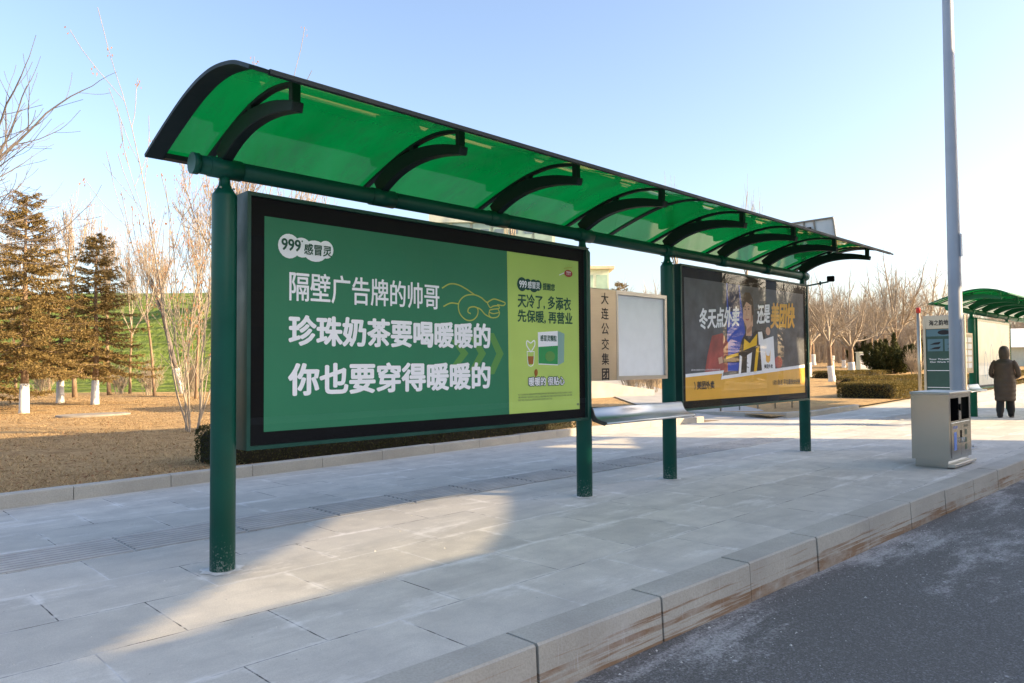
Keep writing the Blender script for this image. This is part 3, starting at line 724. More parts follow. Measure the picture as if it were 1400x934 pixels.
g = MB(); text(g, '999', 2.762, 2.862, 2.070, 2.140, e3, .03); text(g, '感冒灵', 2.875, 3.045, 2.072, 2.140, e3, .02)
text(g, '暖暖的 很贴心', 2.880, 3.388, 1.149, 1.232, e3, .02)
poly(g, [(3.018, 1.352), (3.297, 1.342), (3.297, 1.680), (3.012, 1.660)], e1)                                   # carton face
line(g, [(2.915, 1.47), (2.86, 1.53), (2.865, 1.575), (2.912, 1.555), (2.96, 1.58), (2.968, 1.535), (2.915, 1.47)], .011, e1)    # heart of steam
line(g, [(2.862, 1.475), (2.878, 1.352), (2.944, 1.352), (2.960, 1.475)], .007, e1); line(g, [(2.862, 1.475), (2.960, 1.475)], .007, e1); line(g, [(3.40, 2.26), (3.33, 2.235)], .01, e1)
g.build('carton_print', M['white'], bb)
g = MB(); poly(g, [(3.020, 1.362), (3.293, 1.352), (3.295, 1.535), (3.018, 1.52)], e2, 0); poly(g, ell(3.18, 1.43, .07, .05), e3, 1)
poly(g, [(3.297, 1.342), (3.385, 1.375), (3.395, 1.655), (3.297, 1.680)], e2, 2); text(g, '感冒灵颗粒', 3.045, 3.28, 1.575, 1.635, e2, .02, mi=3)
poly(g, [(2.872, 1.43), (2.951, 1.43), (2.941, 1.357), (2.882, 1.357)], e2, 4); poly(g, ell(2.982, 1.275, .024, .034), e2, 4); line(g, [(2.975, 1.25), (2.97, 1.20)], .012, e2, 4)
poly(g, ell(3.463, 2.260, .062, .036), e2, 5); line(g, [(3.40, 2.305), (3.46, 2.318), (3.52, 2.325)], .010, e2, 6); text(g, 'TTT', 3.43, 3.497, 2.243, 2.278, e3, .02, mi=7)
g.build('product_print', [M['boxgreen'], M['chev'], M['boxside'], M['textgreen'], M['brown'], M['red'], M['yellowline'], M['white']], bb)
g = MB()
for i, tx in enumerate(('*本广告仅供参考 请按药品说明书或者在药师指导下购买和使用 禁忌内容或注意事项详见说明书', '*请仔细阅读产品说明书 功能主治 解热镇痛 用于感冒引起的头痛 发热 鼻塞 流涕 咽痛', '*粤药广审文 不良反应及注意事项详见说明书 请在医生指导下使用')):
    z = 1.072-.026*i; text(g, tx, 2.735, 3.505-(.30 if i == 2 else 0), z-.008, z+.008, e1, 0)
text(g, '999', 3.575, 3.61, .935, .96, e1, .05)
g.build('small_print', M['grey'], bb)
# ---- second poster
bb = make_billboard(sh, 5.468, 9.02, M['greenframe'])
g = MB(); g.face([(5.59, PV, .90), (8.915, PV, .90), (8.915, PV, 2.395), (5.59, PV, 2.395)]); g.build('poster', M['bgdark'], bb)
g = MB()
poly(g, [(6.60, 2.395), (6.94, 2.395), (7.05, 1.9), (7.20, 1.25), (6.56, 1.25), (6.60, 1.75)], e1, 0); poly(g, [(6.62, 2.395), (6.92, 2.395), (6.96, 2.05), (6.64, 2.02)], e1-.0003, 2); poly(g, [(7.20, 1.24), (7.66, 1.24), (7.56, 1.70), (7.24, 1.75)], e1, 0)
poly(g, [(6.02, 1.20), (6.60, 1.24), (6.62, 1.62), (6.48, 1.74), (6.22, 1.70), (6.10, 1.45)], e1-.0002, 1); poly(g, ell(8.05, 1.36, .12, .09), e1, 1)
g.build('backdrop_print', [M['blue'], M['maroon'], M['navy']], bb)
g = MB(); y0 = e2
poly(g, [(7.02, 1.95), (7.16, 1.78), (7.30, 1.86), (7.30, 2.16), (7.18, 2.24), (7.05, 2.17)], y0, 0)                       # face and neck
poly(g, [(7.10, 1.72), (7.26, 1.72), (7.27, 1.90), (7.12, 1.84)], y0+.0002, 0); poly(g, [(6.36, 1.42), (6.46, 1.44), (6.48, 1.36), (6.38, 1.34)], y0, 0); poly(g, ell(7.74, 1.80, .07, .06, 10), y0, 0)
poly(g, [(7.02, 2.10), (7.02, 2.24), (7.10, 2.31), (7.22, 2.31), (7.31, 2.22), (7.33, 2.02), (7.28, 2.00), (7.26, 2.14), (7.12, 2.18), (7.06, 2.11)], y0-.0006, 1)
poly(g, [(6.86, 1.20), (7.56, 1.22), (7.56, 1.62), (7.66, 1.74), (7.58, 1.80), (7.36, 1.80), (7.18, 1.66), (7.08, 1.76), (6.98, 1.66), (6.90, 1.50), (6.52, 1.44), (6.46, 1.36), (6.90, 1.36)], y0+.0004, 2)
poly(g, [(7.05, 1.68), (7.20, 1.62), (7.42, 1.76), (7.40, 1.60), (7.02, 1.52)], y0-.0002, 3); poly(g, [(6.56, 1.44), (6.88, 1.49), (6.88, 1.45), (6.56, 1.405)], y0-.0002, 3)
poly(g, [(7.30, 1.22), (7.38, 1.22), (7.47, 1.58), (7.38, 1.55)], y0-.0002, 3); poly(g, [(7.10, 1.21), (7.20, 1.215), (7.26, 1.50), (7.12, 1.46)], y0-.0002, 4)
poly(g, [(7.44, 1.78), (7.56, 1.79), (7.60, 1.66), (7.46, 1.60)], y0-.0003, 4); poly(g, [(6.88, 1.205), (6.94, 1.207), (6.98, 1.44), (6.92, 1.46)], y0-.0002, 4)
for ex0, ez0 in ((7.085, 2.075), (7.185, 2.085)): poly(g, ell(ex0, ez0, .020, .010, 10), y0-.0007, 2); line(g, [(ex0-.03, ez0+.028), (ex0, ez0+.036), (ex0+.03, ez0+.03)], .009, y0-.0007, 1)
line(g, [(7.135, 2.07), (7.115, 2.01), (7.14, 1.995)], .008, y0-.0007, 5); line(g, [(7.10, 1.945), (7.14, 1.935), (7.185, 1.95)], .014, y0-.0007, 6)
poly(g, [(7.24, 1.90), (7.30, 1.95), (7.30, 2.14), (7.26, 2.12)], y0-.0005, 5); poly(g, [(7.12, 1.80), (7.26, 1.87), (7.26, 1.80), (7.14, 1.75)], y0-.0005, 5)
for k in range(4): line(g, [(6.98+.02*k, 1.50-.06*k), (7.10+.02*k, 1.47-.06*k)], .010, y0-.0008, 2)
g.build('courier_print', [M['skin'], M['hairp'], M['ink'], M['yellow'], M['white'], M['shadeskin'], M['maroon']], bb)
g = MB()
poly(g, [(7.48, 1.66), (7.90, 1.735), (7.94, 1.265), (7.54, 1.215)], e3)
poly(g, [(5.59, 1.225), (6.50, 1.262), (6.46, 1.19), (8.915, 1.325), (8.915, 1.28), (6.42, 1.145), (6.46, 1.222), (5.59, 1.185)], e2-.0002)
text(g, '冬天点外卖', 5.915, 6.925, 1.765, 2.035, e3, .03, slant=.12, rise=.075)
text(g, '还是', 7.42, 7.81, 1.885, 2.160, e3, .03, slant=.12, rise=.03)
text(g, '配送范围及时间以实际页面展示为准', 5.72, 6.40, 1.262, 1.282, e3, 0)
g.build('white_lettering', M['white'], bb)
g = MB(); poly(g, [(5.59, .90), (8.915, .90), (8.915, 1.285), (6.42, 1.15), (6.46, 1.228), (5.59, 1.19)], e1)
text(g, '美团快', 7.83, 8.61, 1.835, 2.212, e3, .035, slant=.12, rise=.03)
poly(g, [(7.65, 1.53), (7.67, 1.46), (7.76, 1.45), (7.80, 1.54), (7.78, 1.38), (7.72, 1.35), (7.66, 1.38)], e3-.001)
g.build('orange_print', M['orange'], bb)
g = MB(); text(g, '美团外卖', 5.84, 6.256, 1.030, 1.135, e3, .03); text(g, '1对1急送 平均最快30分钟', 7.858, 8.740, 1.035, 1.115, e3, .01); text(g, '美团外卖', 7.60, 7.86, 1.275, 1.335, e3-.001, .03)
line(g, [(5.78, 1.125), (5.795, 1.10), (5.80, 1.06), (5.79, 1.035)], .012, e3); text(g, '热食', 8.13, 8.17, 1.50, 1.62, e3, 0, vertical=True)
g.build('dark_lettering', M['ink'], bb)
# ---- stainless notice panel between the two inner posts
g = MB(); u0_, u1_, z0_, z1_ = 3.815, 5.232, 1.178, 2.148
g.box(u0_, 4.262, -.052, .04, z0_, z1_)
np_ = g.build('notice_panel', M['warmsteel'], sh); bevel(np_, .006)
g = MB(); f = .042
g.box(4.264, 5.232, -.052, .04, z0_, z0_+f); g.box(4.264, 5.232, -.052, .04, z1_-f, z1_)
g.box(4.264, 4.264+f*.75, -.052, .04, z0_+f, z1_-f); g.box(5.232-f, 5.232, -.052, .04, z0_+f, z1_-f)
g.build('notice_frame', M['steel'], np_)
g = MB(); g.box(4.264+f*.75, 5.232-f, -.026, .03, z0_+f, z1_-f); g.build('notice_sheet', M['board'], np_)
g = MB()
for i, ch in enumerate('大连公交集团'):
    zc = 2.045-i*.160; text(g, ch, 4.000-.012*0, 4.125, zc-.062, zc+.062, -.0535, .012 if i < 5 else .03)
g.build('panel_lettering', M['ink'], np_)
make_seat(sh, 3.80, 5.46)

# ---- far shelter, further down the same row (sunlit)
fo = s2w(17.05, .02, -.10)
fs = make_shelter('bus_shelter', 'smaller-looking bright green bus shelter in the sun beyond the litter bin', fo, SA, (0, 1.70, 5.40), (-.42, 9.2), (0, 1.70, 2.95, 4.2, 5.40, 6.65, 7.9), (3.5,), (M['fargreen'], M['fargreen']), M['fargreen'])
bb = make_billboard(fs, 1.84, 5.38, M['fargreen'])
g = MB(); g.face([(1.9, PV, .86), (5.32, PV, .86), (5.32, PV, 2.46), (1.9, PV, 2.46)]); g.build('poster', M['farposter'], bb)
g = MB()
for k, c in enumerate(((2.7, 1.3), (3.3, 1.5), (3.9, 1.25), (4.4, 1.6), (4.9, 1.3))): line(g, [(c[0]-.1, c[1]-.25), (c[0]-.15, c[1]+.1), (c[0], c[1]+.4), (c[0]+.15, c[1]+.05), (c[0]+.1, c[1]-.3)], .04, e1)
g.build('poster_drawing', M['plasterblue'], bb)
g = MB(); g.box(.14, 1.56, -.05, .03, 1.18, 2.148); fp = g.build('notice_panel', M['warmsteel'], fs)
g = MB(); g.face([(.2, -.053, 1.23), (1.50, -.053, 1.23), (1.50, -.053, 2.1), (.2, -.053, 2.1)]); g.build('notice_sheet', M['bldcream'], fp)
g = MB()
for r in range(5):
    for k in range(3): g.box(.26+k*.42, .60+k*.42, -.056, -.054, 1.30+r*.155, 1.42+r*.155)
g.build('timetable_print', M['board'], fp)
make_seat(fs, .10, 1.80)

# ---- solar camera unit fixed to the last post
p4 = s2w(9.04, 0)
t = thing('solar_camera', 'solar panel with a camera arm fixed to the end post of the near shelter', 'camera', (p4.x, p4.y, 2.52), SA)
g = MB(); g.box(-.02, .20, .03, .08, -.03, .0); g.box(-.09, .09, .072, .082, -.05, .02); g.build('bracket', M['steel'], t)
g = MB(); g.box(.17, .225, .03, .085, -.03, .80); mast = g.build('mast', M['dark'], t)
g = MB(); g.tube([(.20, .03, .03), (.255, -.30, .075)], .013, 8); g.tube([(.235, -.18, .03), (.235, -.18, .09)], .016, 8); g.build('arm', M['greenframe'], t)
g = MB(); g.box(-.045, .045, -.055, .055, 0, .085, 0, Matrix.Translation((.262, -.33, .075))@Matrix.Rotation(.35, 4, 'Z')); ch = g.build('camera_head', M['black'], t); bevel(ch, .015)
def seen(px, py, D):
    d = cF+cR*((px-700)/FOC)-cU*((py-467)/FOC); return Vector((0, 0, CAM_H))+d*(D/(d.x*cY+d.y*sY))
iv = Matrix.Rotation(-SA, 4, 'Z')@Matrix.Translation((-p4.x, -p4.y, -2.52))
TL, TR, BR = iv@seen(1077, 306, 11.55), iv@seen(1137, 297, 11.05), iv@seen(1150, 345, 11.12)
ex_ = (TR-TL).normalized(); ey_ = (TR-BR); ey_ = (ey_-ex_*ey_.dot(ex_)).normalized(); ez_ = ex_.cross(ey_)
ctr = (TL+TR)/2-ey_*.27
Mx = Matrix(((ex_.x, ey_.x, -ez_.x, ctr.x), (ex_.y, ey_.y, -ez_.y, ctr.y), (ex_.z, ey_.z, -ez_.z, ctr.z), (0, 0, 0, 1)))
g = MB(); g.box(-.36, .36, -.26, .26, .004, .024, 0, Mx)
sp_ = g.build('solar_panel', M['panelback'], t)
g = MB()
for (a, b_, c, d) in ((-.37, .37, .255, .275), (-.37, .37, -.275, -.255), (-.375, -.355, -.255, .255), (.355, .375, -.255, .255)): g.box(a, b_, c, d, -.014, .026, 0, Mx)
for xx in (-.10, .06): g.box(xx, xx+.02, -.255, .255, -.012, .003, 0, Mx)
g.build('panel_frame', M['steel'], sp_)
g = MB(); g.box(-.075, .02, .08, .17, -.04, .0, 0, Mx); bevel(g.build('junction_box', M['black'], sp_), .01)
g = MB(); g.tube([Mx@Vector((-.03, .08, -.02)), Mx@Vector((-.02, 0, -.03)), Mx@Vector((0, -.2, -.02))], .006, 6); g.build('cable', M['black'], sp_)

# ================================================================== STREET FURNITURE
# litter bin
t = thing('litter_bin', 'stainless steel double litter bin standing near the kerb', 'litter bin', (10.37, 2.955, 0), R_(.5))
W_, Dp, H_ = .95, .44, .965
g = MB(); g.box(.03, W_-.03, .03, Dp-.03, 0, .10); bevel(g.build('plinth', M['binsteel'], t), .004)
g = MB(); g.box(.0, W_, -.055, .03, .02, .058); bevel(g.build('step', M['steel'], t), .004)
g = MB()
g.box(0, .012, .0, Dp, .10, H_-.03); g.box(W_-.012, W_, 0, Dp, .10, H_-.03); g.box(.012, W_-.012, Dp-.012, Dp, .10, H_-.03); g.box(.012, W_-.012, .012, Dp-.012, .10, .112)
g.box(.012, .07, .0, .012, .10, H_-.03); g.box(W_-.07, W_-.012, .0, .012, .10, H_-.03); g.box(.42, .53, 0, .012, .58, H_-.03); g.box(.07, .42, 0, .012, .885, H_-.03); g.box(.53, W_-.07, 0, .012, .885, H_-.03); g.box(.07, W_-.07, 0, .012, .575, .595); g.box(.07, W_-.07, 0, .012, .10, .125)
g.build('body', M['binsteel'], t)
g = MB(); g.box(-.012, W_+.012, -.02, Dp+.012, H_-.03, H_); bevel(g.build('lid', M['steel'], t), .006)
g = MB(); g.box(.07, .42, .12, .14, .595, .885); g.box(.53, W_-.07, .12, .14, .595, .885); g.box(.42, .53, .012, .14, .3, .885); g.build('inner_liner', M['black'], t)
g = MB(); g.lathe([(.03, 0), (.03, .012)], 16, (0, 0, 0)); lk_ = g.build('lock', M['black'], t, loc=(.475, -.002, .76)); lk_.rotation_euler = (PI/2, 0, 0); lk_.scale = (1, 1.5, 1)
for k, (a, b_) in enumerate(((.072, .472), (.478, W_-.072))):
    g = MB(); g.box(a, b_, -.006, .008, .127, .573); d = g.build('door', M['binsteel'], t); bevel(d, .004)
    hx = b_-.04 if k == 0 else a+.04
    g = MB(); g.tube([(hx, -.006, .36), (hx, -.03, .365), (hx, -.03, .31), (hx, -.006, .305)], .006, 8); g.build('handle', M['alu'], d)
    g = MB()
    if k == 0: text(g, '可回收物', .13, .32, .49, .53, -.0075, .01); g.box(.17, .28, -.0080, -.0068, .22, .45)
    else:
        text(g, '其他垃圾', .60, .78, .49, .53, -.0075, .01)
        for z in (.39, .29, .20): g.box(.64, .73, -.0080, -.0068, z, z+.07)
    g.build('door_print', M['binblue'] if k == 0 else M['grey'], d)
g = MB(); g.box(.455, .495, -.012, -.0062, .37, .46); g.build('latch', M['black'], t)
# lamp post
t = thing('lamp_post', 'tall tapering grey lamp post rising behind the litter bin', 'lamp post', (12.962, 3.563, 0))
g = MB(); g.lathe([(.112, .02), (.108, .6), (.103, 1.0), (.075, 7.0), (.06, 9.6)], 32); g.build('pole', M['lamp'], t)
g = MB(); g.box(-.2, .2, -.2, .2, 0, .02); pl = g.build('base_plate', M['lamp'], t)
for sx in (-1, 1):
    for sy in (-1, 1): g = MB(); g.lathe([(.016, .02), (.016, .05)], 6, (sx*.155, sy*.155, 0)); g.build('bolt', M['steel'], pl)
g = MB(); g.box(-.036, .036, -.113, -.092, 3.0, 3.35); g.build('access_door', M['lamp'], t)
g = MB(); g.tube([(0, 0, 9.55), (.2, -1.2, 9.95), (.4, -2.4, 10.0)], .04, 10); g.build('arm', M['lamp'], t)
g = MB(); g.box(.25, .62, -3.0, -2.3, 9.95, 10.07); bevel(g.build('lamp_head', M['lamp'], t), .03)
# stop sign board
t = thing('stop_sign', 'steel framed bus stop board with a dark green route panel', 'sign', (17.40, 5.42, 0), -PI/2+R_(2))
W2_ = .80      # local x runs away from the lawn, local y points back
g = MB(); g.tube([(-.09, .03, 0), (-.09, .03, 2.42)], .036, 14); pst = g.build('side_post', M['warmsteel'], t)
g = MB(); g.lathe([(.042, 0), (.045, .10), (.038, .115)], 16, (-.09, .03, 2.42)); g.build('beacon', M['redlamp'], pst)
g = MB(); g.box(0, .05, 0, .06, .0, 2.34); g.box(W2_-.05, W2_, 0, .06, 0, 2.34); g.box(.05, W2_-.05, 0, .06, 2.06, 2.34); g.box(.05, W2_-.05, 0, .06, .45, .5); bevel(g.build('frame', M['warmsteel'], t), .006)
g = MB(); g.box(.05, W2_-.05, .02, .04, .5, 2.06); pn = g.build('route_panel', M['signgreen'], t)
g = MB(); g.box(.06, W2_-.06, .014, .0195, 1.90, 2.05); g.box(.08, .375, .014, .0195, 1.58, 1.84); g.box(.41, W2_-.08, .014, .0195, 1.58, 1.84); g.build('panel_tile', M['tile'], pn)
g = MB(); text(g, '海之韵地铁站', .12, W2_-.12, 2.13, 2.25, -.002, .025, P=lambda u, z: (u, -.002, z))
for q in (.10, .43):
    for zz in (1.62, 1.72): poly(g, [(q+.02, zz), (q+.20, zz+.005), (q+.24, zz+.06), (q+.12, zz+.045)], .012)
poly(g, ell(.40, 1.98, .12, .05), .012); g.build('sign_lettering', M['ink'], pn)
g = MB(); text(g, 'Your Travelling Is', .10, .62, 1.385, 1.425, 0, .02, P=lambda u, z: (u, .018, z)); text(g, 'Our Work Together', .12, .70, 1.325, 1.365, 0, .02, P=lambda u, z: (u, .018, z))
for z in (1.16, .80): g.box(.06, W2_-.06, .016, .0195, z, z+.012)
g.box(.50, .58, .016, .0195, 1.07, 1.22); g.box(.61, .68, .016, .0195, 1.07, 1.22); g.build('white_lettering', M['board'], pn)

# handrails beside the path
def handrail(p0, p1, n, label):
    d = Vector((p1[0]-p0[0], p1[1]-p0[1], 0)); L = d.length
    t = thing('handrail', label, 'handrail', (p0[0], p0[1], p0[2]), math.atan2(d.y, d.x), 'steel handrails by the path')
    g = MB(); g.tube([(0, 0, .9), (L, 0, .9)], .025, 10); g.build('top_rail', M['steel'], t)
    g = MB(); g.tube([(0, 0, .45), (L, 0, .45)], .016, 8); g.build('mid_rail', M['steel'], t)
    for k in range(n):
        g = MB(); g.tube([(L*k/(n-1), 0, -.05), (L*k/(n-1), 0, .9)], .022, 8); g.build('post', M['steel'], t)
handrail((17.05, 10.15, .05), (19.9, 9.6, .1), 5, 'short steel handrail seen under the second poster')
handrail((19.2, 16.9, .1), (22.6, 19.2, .1), 5, 'steel handrail on the ramp seen under the notice panel')
g = MB(); g.strip([(-.15, -.1), (.15, -.1), (.15, .8), (-.15, .8)], 0, 4.2, 0, False, True)
for k in range(0, len(g.v)):
    v = g.v[k]
    if v[2] > .5 and v[0] > 1: g.v[k] = (v[0], v[1], .25)
o = g.build('ramp_wall', M['concrete'], loc=(19.6, 18.0, .1), rz=R_(-12)); tag(o, 'low sloping concrete ramp wall seen under the leaning seat', 'wall')

# flat stone and cabinet
g = MB(); g.lathe([(.70, -.05), (.70, .03), (.68, .04)], 24, (0, 0, 0), 0, 1.25, .8); o = g.build('inspection_cover', pmat('weathered_concrete', (.27, .24, .20), .95, var=.2, scale=4, bump=.4), loc=(5.26, 21.4, .11)); tag(o, 'flat oval concrete cover lying in the dry lawn', 'cover')
t = thing('utility_cabinet', 'white utility cabinet between whitewashed trunks', 'cabinet', (59.8, 22.9, lawn_z(59.8, 22.9)), YAW-PI/2)
g = MB(); g.box(-.5, .5, -.3, .3, 0, 1.35); g.build('body', M['bldwhite'], t); g = MB(); g.box(-.44, .44, -.315, -.302, .1, 1.25); g.build('door', M['board'], t); g = MB(); g.box(-.56, .56, -.36, .36, 1.35, 1.42); g.build('roof', M['bldwhite'], t)

# ================================================================== BUILDINGS BEHIND
def face_frame(a, b_):
    d = Vector((b_[0]-a[0], b_[1]-a[1])); return math.atan2(d.y, d.x), d.length
rz, L = face_frame((25.2, 38.2), (33.0, 30.9))
t = thing('terminal_building', 'pale green glazed building with white floor bands behind the first poster', 'building', (25.2, 38.2, 0), rz)
g = MB(); g.box(2.9, L, .12, 12, 0, 10.9); g.build('wall', M['bldwhite'], t)
for k in range(4):
    g = MB(); g.box(2.9, L+.15, -.12, .118, 1.9+k*2.75, 2.5+k*2.75); g.build('floor_band', M['bldwhite'], t)
    for j in range(6):
        g = MB(); x = 3.05+j*1.27; g.box(x, x+1.1, .02, .116, .35+k*2.75, 1.88+k*2.75); g.build('window', M['bldglass'], t)
for k in range(8):
    g = MB(); g.box(3.4+k*.9, 3.9+k*.9, .0, .119, 9.45, 9.75); g.build('vent_window', M['bldblue'], t)
g = MB(); n0 = [( -1.2, 9.6), (3.2, 11.6), (3.2, 11.3), (-1.2, 9.3)]
for i, (a, c) in enumerate(((0, .5), (.5, .95), (.95, 1.3), (1.3, 2.3))):
    g.box(-1.6, 2.88, a*1.5, c*1.5, 9.3-i*.02, 9.62, i % 2, Matrix.Rotation(R_(-14), 4, 'Y')@Matrix.Translation((-2.4, 0, .9)))
g.build('roof', [M['bldcream'], M['bldblue']], t)
g = MB(); g.box(-1.0, 2.88, .3, 10, 0, 8.6); g.build('side_wing', M['bldcream'], t)
rz, L = face_frame((35.5, 38.0), (40.85, 33.05))
t = thing('office_block', 'low pale block with a flat roof slab seen left of the notice panel', 'building', (35.5, 38.0, 0), rz)
g = MB(); g.box(0, L, 0, 9, 0, 8.1); g.build('wall', M['bldwhite'], t)
g = MB(); g.box(-.35, L+.35, -.4, 9.4, 8.1, 8.3); g.build('roof', M['bldcream'], t)
for k in range(4):
    for j in range(7):
        g = MB(); x = .2+j*1.03; g.box(x, x+.8, -.03, .05, .6+k*2.0, 1.7+k*2.0); g.build('window', M['bldglass'], t)
t = thing('low_warehouse', 'long low pale building with a shallow roof at the right edge', 'building', (78, 14, 1.0), R_(-68))
g = MB(); g.box(-4, 14, 0, 8, -1, 1.6); g.build('wall', M['bldwhite'], t)
g = MB(); g.strip([(-.5, 1.6), (4, 3.4), (8.5, 1.6)], -4.4, 14.4, 0, False, True); g.build('roof', M['panelback'], t)

# ================================================================== PERSON
def make_person(loc, rz):
    me = bpy.data.meshes.new('person'); bm = bmesh.new(); lay = bm.verts.layers.skin.verify()
    J = {}
    def v(n, p, r):
        x = bm.verts.new(p); x[lay].radius = r if hasattr(r, '__len__') else (r, r); J[n] = x
    # local: x right of the figure, y forward
    v('pelvis', (0, 0, .92), (.15, .11)); v('waist', (0, .0, 1.06), (.14, .10)); v('chest', (0, .01, 1.24), (.16, .11)); v('neck0', (0, .0, 1.37), (.07, .06)); v('neck', (0, .01, 1.42), (.052, .052)); v('head0', (0, .03, 1.50), (.075, .088)); v('head1', (0, .03, 1.58), (.078, .092)); v('crown', (0, .02, 1.645), (.045, .05))
    for s_, n in ((-1, 'l'), (1, 'r')):
        f = .13 if n == 'r' else -.11
        v(n+'hip', (s_*.085, 0, .86), (.088, .09)); v(n+'knee', (s_*.09, .04+f*.6, .48), (.058, .062)); v(n+'ankle', (s_*.095, f, .09), (.038, .042)); v(n+'toe', (s_*.105, f+.14, .035), (.034, .026))
        v(n+'shoulder', (s_*.17, 0, 1.31), (.062, .062)); v(n+'elbow', (s_*.25, .02, 1.06), (.045, .045)); v(n+'wrist', (s_*.17, .20, .98), (.03, .03)); v(n+'palm', (s_*.12, .25, .98), (.034, .018))
        for q in range(4):
            v(n+'f%d' % q, (s_*(.075), .265-.012*q, 1.005-.018*q), (.009, .009)); v(n+'g%d' % q, (s_*.045, .255-.012*q, 1.0-.018*q), (.008, .008))
        v(n+'t0', (s_*.10, .25, 1.025), (.010, .010)); v(n+'t1', (s_*.075, .262, 1.035), (.009, .009))
    E_ = [('pelvis', 'waist'), ('waist', 'chest'), ('chest', 'neck0'), ('neck0', 'neck'), ('neck', 'head0'), ('head0', 'head1'), ('head1', 'crown')]
    for n in 'lr':
        E_ += [('pelvis', n+'hip'), (n+'hip', n+'knee'), (n+'knee', n+'ankle'), (n+'ankle', n+'toe'), ('chest', n+'shoulder'), (n+'shoulder', n+'elbow'), (n+'elbow', n+'wrist'), (n+'wrist', n+'palm'), (n+'palm', n+'t0'), (n+'t0', n+'t1')]
        for q in range(4): E_ += [(n+'palm', n+'f%d' % q), (n+'f%d' % q, n+'g%d' % q)]
    for a, b_ in E_: bm.edges.new((J[a], J[b_]))
    J['pelvis'][lay].use_root = True
    bm.to_mesh(me); bm.free(); me.materials.append(M['flesh'])
    o = bpy.data.objects.new('person', me); COL.objects.link(o); o.location = loc; o.rotation_euler = (0, 0, rz)
    o.modifiers.new('skin', 'SKIN'); sb = o.modifiers.new('sub', 'SUBSURF'); sb.levels = 1; sb.render_levels = 1
    tag(o, 'person in a long dark hooded puffer coat standing by the far shelter', 'person')
    # coat: quilted shell from shoulders to the calves
    g = MB(); rows = []; N = 26
    zz = [.40, .42, .50, .58, .66, .75, .84, .93, 1.02, 1.10, 1.18, 1.26, 1.32, 1.37, 1.40, 1.43]
    wx = [.21, .225, .228, .232, .236, .238, .238, .235, .230, .226, .226, .228, .222, .18, .12, .085]
    wy = [.165, .175, .178, .18, .18, .18, .178, .172, .165, .16, .158, .155, .145, .12, .10, .085]
    for i in range((len(zz)-1)*4+1):
        k = min(len(zz)-2, i//4); t_ = i/4-k; z = zz[k]+(zz[k+1]-zz[k])*t_
        a = .93*(wx[k]+(wx[k+1]-wx[k])*t_); b_ = wy[k]+(wy[k+1]-wy[k])*t_
        puff = 1+(.035*abs(math.sin((z-.4)*PI/.105)) if z < 1.34 else 0)
        rows.append([(a*puff*math.cos(2*PI*j/N), b_*puff*math.sin(2*PI*j/N)+.01, z+.008*math.sin(5*2*PI*j/N+i)) for j in range(N)])
    for r in rows: g.v += r
    for i in range(len(rows)-1):
        for j in range(N):
            a = i*N+j; b_ = i*N+(j+1) % N; g.f.append((a, b_, b_+N, a+N)); g.m.append(0); g.sm.append(True)
    g.build('puffer_coat', M['coat'], o)
    for s_ in (-1, 1):
        g = MB(); path = catmull([(s_*.16, 0, 1.345), (s_*.215, .005, 1.28), (s_*.262, .015, 1.14), (s_*.270, .05, 1.03), (s_*.225, .15, .985), (s_*.175, .20, .98)], 6)
        g.tube(path, [.066*(1-.25*i/(len(path)-1))*(1+.09*abs(math.sin(i*.9))) for i in range(len(path))], 14); g.build('sleeve', M['coat'], o)
    # hood: a rounded shell left open over the face
    g = MB(); N = 24; prof = catmull([(.085, 1.37), (.100, 1.41), (.114, 1.48), (.120, 1.56), (.112, 1.63), (.088, 1.69), (.048, 1.722), (.010, 1.73)], 3)
    for r_, z in prof: g.v += [(r_*.96*math.cos(2*PI*k/N), .025+r_*1.12*math.sin(2*PI*k/N), z) for k in range(N)]
    for i in range(len(prof)-1):
        for k in range(N):
            an = 2*PI*(k+.5)/N
            if abs(an-PI/2) < .72 and 1.44 < prof[i][1] < 1.64: continue
            a = i*N+k; b_ = i*N+(k+1) % N; g.f.append((a, b_, b_+N, a+N)); g.m.append(0); g.sm.append(True)
    hd = g.build('hood', M['coat'], o); sm = hd.modifiers.new('thick', 'SOLIDIFY'); sm.thickness = .018
    g = MB()
    for s_, f in ((-1, -.11), (1, .13)):
        g.tube(catmull([(s_*.085, 0, .80), (s_*.09, .03+f*.5, .48), (s_*.095, f, .10), (s_*.095, f, .06)], 4), [.10]*4+[.085]*4+[.066]*4+[.06], 14)
    g.build('trousers', M['trouser'], o)
    for s_, f in ((-1, -.11), (1, .13)):
        g = MB(); g.lathe([(.048, 0), (.052, .02), (.045, .05), (.032, .085), (.03, .10)], 16, (s_*.10, f+.055, 0), 0, .95, 2.5); g.build('shoe', M['shoe'], o)
    return o
make_person((20.82, 4.71, 0), YAW-PI/2-R_(42))

# ================================================================== PLANTS
def rvec(r, s_=1): return Vector((r.uniform(-1, 1), r.uniform(-1, 1), r.uniform(-1, 1)))*s_

